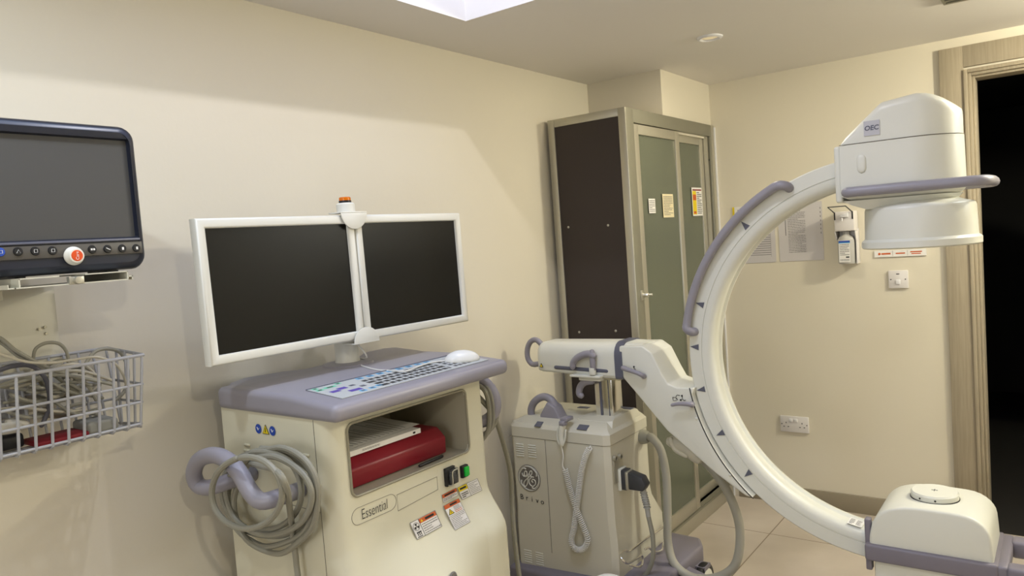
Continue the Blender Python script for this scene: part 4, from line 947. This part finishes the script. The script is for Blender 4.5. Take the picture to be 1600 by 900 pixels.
mb = MB(); S = Sheet(mb, V(cx_-.030, by-.0305, zb_+.010), V(.052, 0, 0), V(0, 0, zm-.055-zb_)); S.slab(paper, .0006); S.q(bluep, 0, .90, 1, .98, .0009); S.q(cyan, .0, .86, 1, .90, .0009); S.lines(ink, .08, .3, .92, .84, 7, .0009, .4); S.q(inkd, .6, .2, .9, .26, .001); S.lines(ink, .08, .05, .9, .15, 2, .0009)
mb.build('bottle_label', None, bt)
# narrow strip sign
mb = MB(); S = wsheet(-.757, -.533, 1.299, 1.330, mb=mb); S.slab(paper, .006)
S.mb.use(orange).lathe([(0, .0006), (.006, .0006), (.006, 0)], S.p(.1, .5, .006), (0, -1, 0), 14); S.q(orange, .14, .38, .32, .62, .0066); S.q(orange, .42, .4, .60, .58, .0066); S.q(orange, .70, .55, .92, .72, .0066); S.q(orange, .72, .28, .9, .42, .0066); S.q(ink, .36, .1, .364, .9, .0066); S.q(ink, .645, .1, .649, .9, .0066)
tag(mb.build('sign', None), 'narrow white strip sign with orange print above the light switch', 'sign')
# switch
mb = MB(); mb.rng((-.699, YF-.012, 1.146), (-.613, YF, 1.232), .003); sw = tag(mb.build('wall_switch', socketw), 'square white fused wall switch beside the door frame', 'switch')
mb = MB(); mb.rng((-.667, YF-.017, 1.165), (-.647, YF-.011, 1.188), .003); mb.build('rocker', whitep, sw)
mb = MB(); mb.rng((-.664, YF-.0128, 1.213), (-.650, YF-.011, 1.217));
for x in (-.688, -.625): mb.cyl((x, YF-.0128, 1.189), (x, YF-.011, 1.189), .003, n=10)
mb.build('screw', dark, sw)
# double socket
mb = MB(); mb.rng((-1.253, YF-.012, .391), (-1.107, YF, .477), .003); so = tag(mb.build('double_socket', socketw), 'white double power socket low on the far wall', 'power socket')
mb = MB()
for cx_ in (-1.222, -1.140):
    for dx_, dz_, w_, h_ in ((0, .012, .004, .008), (-.011, -.009, .0075, .004), (.011, -.009, .0075, .004)): mb.rng((cx_+dx_-w_/2, YF-.0128, .430+dz_-h_/2), (cx_+dx_+w_/2, YF-.011, .430+dz_+h_/2))
for x in (-1.244, -1.116): mb.cyl((x, YF-.0128, .434), (x, YF-.011, .434), .003, n=10)
mb.build('pin_hole', dark, so)
for x in (-1.196, -1.170): MB().rng((x-.009, YF-.0165, .447), (x+.009, YF-.011, .466), .003).build('rocker', whitep, so)
# downlights
for i, (x, y, e, c) in enumerate(DOWN[:3]):
    lab = ['round recessed downlight in the ceiling in front of the cabinet', 'round recessed downlight in the ceiling above the wall monitor', 'round recessed downlight in the ceiling near the door'][i]
    t = thing('downlight', (x, y, CZ), lab, 'ceiling light', 'recessed ceiling downlights')
    mb = MB(); mb.lathe([(.033, -.003), (.040, -.009), (.050, -.006), (.052, 0), (.033, 0), (.033, -.003)], (x, y, CZ), (0, 0, 1), 32); mb.build('trim_ring', whitep, t)
    mb = MB(); mb.lathe([(0, -.001), (.033, -.001), (.033, 0), (0, 0)], (x, y, CZ), (0, 0, 1), 24); mb.build('lens', lens_m, t)
mb = MB(); mb.rng((-.352, 2.97, CZ-.008), (-.0, 3.32, CZ), .003)
for i in range(8): mb.rng((-.34, 3.0+.04*i, CZ-.012), (-.012, 3.012+.04*i, CZ-.006))
tag(mb.build('ceiling_vent', alu2), 'square grey vent panel in the ceiling by the door', 'vent')
for (x, y, z, lab) in ((.6, 3.3, 2.15, 'added small round fill bulb pendant close under the ceiling beyond the arm'), (1.6, 3.5, 1.95, 'added round fill bulb pendant hanging lower by the right wall')):
    t = thing('added_pendant', (x, y, z+.028), lab, 'lamp')  # unseen pendants added to go with the two fill points
    mb = MB(); mb.cyl((x, y, z+.065), (x, y, CZ), .005, n=10); mb.cyl((x, y, z+.05), (x, y, z+.07), .010, n=16); mb.cyl((x, y, CZ-.012), (x, y, CZ), .04, n=24); mb.build('lamp_holder', whitep, t)
    mb = MB(); mb.lathe([(.012*math.sin(math.radians(a)), -.012*math.cos(math.radians(a))) for a in range(0, 181, 15)], (x, y, z+.04), (0, 0, 1), 20); mb.build('bulb', lens_m, t)
# coat in the dark room
mb = MB(); cx_ = .10; cy_ = 5.0
mb.loft([[V(cx_+math.cos(t)*a_, cy_+math.sin(t)*b_, z) for t in [2*math.pi*i/16 for i in range(16)]] for z, a_, b_ in ((.95, .20, .07), (1.2, .21, .08), (1.55, .19, .08), (1.75, .15, .07), (1.80, .05, .04))])
tag(mb.build('hanging_coat', coatm), 'black coat hanging in the dark room beyond the doorway', 'coat')
# ------------------------------------------------------------------ wall monitor at the left
VX = -1.66
vm = thing('patient_monitor', (VX-.09, .70, 1.50), 'dark blue patient monitor with orange capped knob on the wall arm', 'patient monitor')
y0v, y1v, z0v, z1v = .435, .880, 1.503, 1.818
def rr(y0_, y1_, z0_, z1_, r, x, n=5):
    o = []
    for (cy, cz_, a0) in ((y1_-r, z1_-r, 0), (y0_+r, z1_-r, 90), (y0_+r, z0_+r, 180), (y1_-r, z0_+r, 270)): o += [V(x, y, z) for y, z in arc2((cy, cz_), r, a0, a0+90, n)]
    return o
def rrs(i, x, r=.03): return rr(y0v+i, y1v-i, z0v+i, z1v-i, max(r-i*.3, .004), x)
mb = MB(); mb.loft([rrs(.05, VX-.155), rrs(.035, VX-.15), rrs(.008, VX-.06), rrs(.0, VX-.045), rrs(0, VX-.02), rrs(.004, VX-.008), rrs(.010, VX-.003), rrs(.016, VX-.001)], False)
mb.raw(rrs(.05, VX-.155), [list(range(24))])
# front frame between the casing edge and the screen opening
sy0, sy1, sz0, sz1 = y0v+.022, y1v-.016, 1.572, 1.789
A = rrs(.016, VX-.001); B = rr(sy0, sy1, sz0, sz1, .004, VX-.003); mb.loft([A, B, rr(sy0+.003, sy1-.003, sz0+.003, sz1-.003, .003, VX-.014)], False)
mb.build('casing', navy, vm, 50)
MB().rng((VX-.018, sy0+.001, sz0+.001), (VX-.013, sy1-.001, sz1-.001)).build('screen', screen2, vm)
mb = MB(); mb.rng((VX-.004, sy0, 1.566), (VX+.003, sy1, 1.571), .001); mb.build('lower_lip', mat('lip_grey', (96, 98, 112), .35), vm)
mb = MB(); mb.rng((VX-.004, y0v+.02, 1.537), (VX+.001, y1v-.012, 1.563), .001); bp_ = mb.build('button_strip', mat('strip_grey', (84, 80, 74), .4), vm)
for (px, m1, g) in ((0, bluep, 0), (28, black, 1), (55, black, 2), (82, black, 3), (144, black, 4), (168, black, 5), (191, black, 6), (213, black, 7)):
    p = at(px, 394-px*.03, 'x', VX+.001); mb = MB(); mb.use(m1).lathe([(0, .003), (.0075, .003), (.009, 0)], p, (1, 0, 0), 18)
    q = p+V(.0034, 0, 0); mb.use(paper)
    if g in (0, 2, 3): mb.tube([q+V(0, -.003, -.003), q+V(0, .003, -.003), q+V(0, .003, .003), q+V(0, -.003, .003)], .0006, 4, 1, True)
    elif g == 1: mb.tube([q+V(0, -.0035, -.003), q+V(0, .0035, -.003), q+V(0, 0, .0035)], .0006, 4, 1, True)
    elif g == 4: mb.box(q+V(0, -.0025, 0), (.0006, .0035, .004)); mb.box(q+V(0, .0025, 0), (.0006, .0035, .004))
    elif g == 5: mb.tube([q+V(0, -.0035, .002), q, q+V(0, .004, -.002)], .0009, 4, 1)
    else: mb.box(q, (.0006, .004, .006))
    mb.build('button', None, vm)
p = at(114, 400, 'x', VX); mb = MB(); mb.lathe([(0, 0), (.0185, 0), (.0195, .003), (.0190, .007), (.0165, .010), (.0155, .016), (.0140, .019), (0, .019)], p, (1, 0, 0), 32); kb = mb.build('knob', mat('knob_white', (238, 234, 220), .3), vm)
mb = MB(); mb.use(orangek).lathe([(0, .0012), (.0108, .0010), (.0115, 0)], p+V(.019, 0, 0), (1, 0, 0), 24); mb.use(paper).text('Care', p+V(.0206, 0, 0), V(0, 0, 1), V(0, -1, 0), .0088, .0003); mb.build('knob_cap', None, kb)['label'] = 'orange knob cap'
# wall arm
wa = thing('wall_bracket', (-1.80, .70, 1.45), 'pale wall bracket with aluminium channel under the patient monitor', 'wall bracket')
mb = MB(); x0_, x1_ = -1.90, -1.635
for a, b in (((x0_, .598, 1.480), (x1_, .818, 1.4825)), ((x0_, .606, 1.4825), (x1_, .6085, 1.499)), ((x0_, .816, 1.4825), (x1_, .8185, 1.499)), ((x0_, .606, 1.4975), (x1_, .680, 1.500)), ((x0_, .730, 1.4975), (x1_, .8185, 1.500)),
             ((x0_, .586, 1.480), (x1_, .600, 1.4825)), ((x0_, .586, 1.4825), (x1_, .588, 1.489)), ((x0_, .818, 1.4865), (x1_, .828, 1.489)), ((x0_, .826, 1.4805), (x1_, .828, 1.489))): mb.rng(a, b)
mb.build('channel', mat('cream_metal', (206, 202, 182), .4), wa)
mb = MB(); mb.rng((x1_-.01, .697, 1.480), (x1_+.003, .726, 1.496), .001); mb.lathe([(0, .010), (.0075, .009), (.0085, .006), (.0085, 0)], V(x1_+.003, .712, 1.488), (1, 0, 0), 18); mb.build('clamp_screw', steel, wa)
mb = MB(); mb.rng((VX-.12, .80, 1.499), (VX-.03, .825, 1.506)); mb.rng((VX-.12, .62, 1.499), (VX-.03, .64, 1.506)); mb.build('slide_foot', navy, wa)
mb = MB(); ypl = at(90, 500, 'x', -1.925)[1]
mb.rng((XL, ypl-.30, 1.20), (-1.925, ypl, 1.479), .002); mb.rng((-1.925, ypl-.30, 1.455), (-1.86, ypl-.13, 1.4795), .002); mb.build('wall_plate', beige, wa)
for px, py in ((61, 514), (70, 511), (72, 521)): MB().cyl(at(px, py, 'x', -1.925), at(px, py, 'x', -1.925)+V(.004, 0, 0), .0035, n=10).build('bolt', steel, wa)
# wire basket
bk = thing('wire_basket', (-1.85, .66, 1.12), 'grey coated wire basket full of cables on the left wall', 'basket')
xb0 = -1.93; 
FRt = at(228, 554, 'x', -1.752); BRt = at(172, 543, 'x', xb0); FRb = at(229, 661, 'x', -1.79); BRb = at(205, 655, 'x', -1.86)
yend = .86; ystart = .36
def edge_at(P, y): return V(P[0], y, P[2])
FRt = V(-1.752, .893, 1.300); FRb = V(-1.782, .888, 1.135); BRt = V(-1.925, .893, 1.312); BRb = V(-1.895, .880, 1.128)
yl = .38; r1, r2 = .0040, .0032
mb = MB()
top = [FRt, V(FRt[0], yl, FRt[2]), V(BRt[0], yl, BRt[2]), BRt]; bot = [FRb, V(FRb[0], yl, FRb[2]), V(BRb[0], yl, BRb[2]), BRb]
mb.tube(top, r1, 8, 1, True); mb.tube(bot, r2, 8, 1, True)
for t in (.42, .68): mb.tube([a.lerp(b, t) for a, b in zip(top, bot)], r2, 8, 1, True)
rim = mb.build('rim', wire, bk)
mb = MB(); y = FRt[1]-.004
while y > yl+.01:
    k = 1 if y > .87 else 0
    mb.tube([V(FRt[0], y, FRt[2]), V(FRb[0], y-.004*k, FRb[2]-.004), V(FRb[0]-.008, y, FRb[2]-.009), V(BRb[0]+.008, y, BRb[2]-.004), V(BRt[0], y, BRt[2])], r2, 7, 1); y -= .033
for t in (.25, .5, .75): mb.tube([FRt.lerp(BRt, t), FRb.lerp(BRb, t)], r2, 7, 1); 
for t in (.2, .4, .6, .8): a = FRb.lerp(BRb, t)-V(0, 0, .006); mb.tube([a, V(a[0], yl, a[2])], r2, 7, 1)
mb.build('upright', wire, bk)
# things in the basket
def bpnt(px, py, x): return at(px, py, 'x', x)
def bcable(pts, r, m, lab): return tag(MB().tube([bpnt(*q) for q in pts], r, 8, 6).build('cable', m), lab, 'cable', 'cables in the wire basket')
bcable([(-30, 520, -1.86), (0, 528, -1.86), (25, 548, -1.85), (50, 562, -1.85), (75, 575, -1.84), (105, 585, -1.83), (135, 600, -1.83), (150, 625, -1.83)], .0042, cab_g, 'olive grey cable dropping into the basket from the upper left')
bcable([(-30, 528, -1.87), (0, 535, -1.87), (28, 556, -1.86), (60, 572, -1.86), (90, 590, -1.85), (120, 612, -1.84), (160, 622, -1.84)], .0040, cab_g, 'grey cable running beside the uppermost one into the basket')
bcable([(-20, 545, -1.80), (0, 553, -1.80), (40, 565, -1.80), (80, 567, -1.80), (115, 562, -1.80), (150, 558, -1.80), (178, 567, -1.81), (192, 585, -1.82), (198, 605, -1.83)], .0030, cab_l, 'pale thin cable crossing above the front rim of the basket')
bcable([(52, 560, -1.87), (56, 545, -1.87), (72, 536, -1.87), (92, 537, -1.87), (104, 550, -1.87), (107, 570, -1.87), (100, 590, -1.87)], .0040, cab_g, 'grey cable arched highest over the rear of the basket')
bcable([(-10, 582, -1.82), (20, 572, -1.82), (50, 572, -1.82), (70, 590, -1.82), (77, 615, -1.82), (76, 640, -1.82), (65, 665, -1.82)], .0052, cab_d, 'dark blue grey cable curving down through the basket')
bcable([(108, 620, -1.86), (130, 575, -1.86), (148, 550, -1.86), (170, 545, -1.86), (190, 553, -1.86), (200, 580, -1.86), (195, 610, -1.86), (180, 625, -1.86)], .0045, cab_g, 'thick grey cable arched at the right end of the basket')
random.seed(11)
bun = []
for k in range(15):
    y0_ = random.uniform(590, 640); x_ = random.uniform(-1.87, -1.82); amp = random.uniform(5, 22); L0 = random.uniform(-20, 60); L1 = random.uniform(120, 178)
    pts = []
    for i in range(7):
        t = i/6; px = L0+(L1-L0)*t; pts.append((px, y0_+12*math.sin(t*5+k)*amp/20+(8 if k % 2 else -4)*t+4, x_+.012*math.sin(t*7+k)))
    bcable(pts, random.choice([.0034, .0040, .0044]), random.choice([cab_g, cab_l, cab_g]), 'one of the tangled grey cables lying through the middle of the wire basket')
for k in range(6):
    cx_, cy_ = random.uniform(75, 150), random.uniform(585, 618); rx_, ry_ = random.uniform(20, 42), random.uniform(18, 34); x_ = random.uniform(-1.89, -1.84)
    pts = [(cx_+rx_*math.cos(a+k), cy_+ry_*math.sin(a+k), x_) for a in [i*.62 for i in range(9)]]
    bcable(pts, random.choice([.003, .0036, .0042]), random.choice([cab_g, cab_l]), 'one of the looped grey cables rising at the back of the wire basket')
mb = MB(); p = at(20, 668, 'x', -1.80); mb.tube([at(-12, 672, 'x', -1.81), at(8, 670, 'x', -1.81), at(26, 667, 'x', -1.81)], .0125, 12, 3, flat=((1, 0, 0), .6)); mb.tube([at(14, 660, 'x', -1.825), at(40, 663, 'x', -1.825)], .009, 10, 1)
tag(mb.build('finger_sensor', mat('sensor_grey', (196, 192, 180), .35)), 'pale grey clip sensor lying at the left in the basket', 'sensor')
mb = MB(); a = at(45, 672, 'x', -1.84); b = at(125, 652, 'x', -1.84)
mb.rng((-1.885, a[1], 1.131), (-1.80, b[1], 1.143), .003); tag(mb.build('pouch', mat('bright_red_cloth', (132, 18, 32), .6)), 'flat red pouch at the bottom of the basket', 'pouch')
mb = MB(); a = at(140, 640, 'x', -1.84); mb.rng((-1.885, .775, 1.132), (-1.80, .845, 1.160), .008, 3); tag(mb.build('cuff', mat('grey_cloth', (150, 150, 142), .8, noise=.05)), 'folded grey cuff at the right bottom of the basket', 'cuff')
mb = MB(); mb.rng((-1.885, .46, 1.132), (-1.84, .66, 1.165), .008, 3); tag(mb.build('case', black), 'black case lying low at the left of the basket', 'case')
mb = MB(); mb.rng((-1.918, .50, 1.19), (-1.912, .70, 1.29), .002); tag(mb.build('metal_plate', wire), 'grey metal plate with bolts behind the basket cables', 'plate')
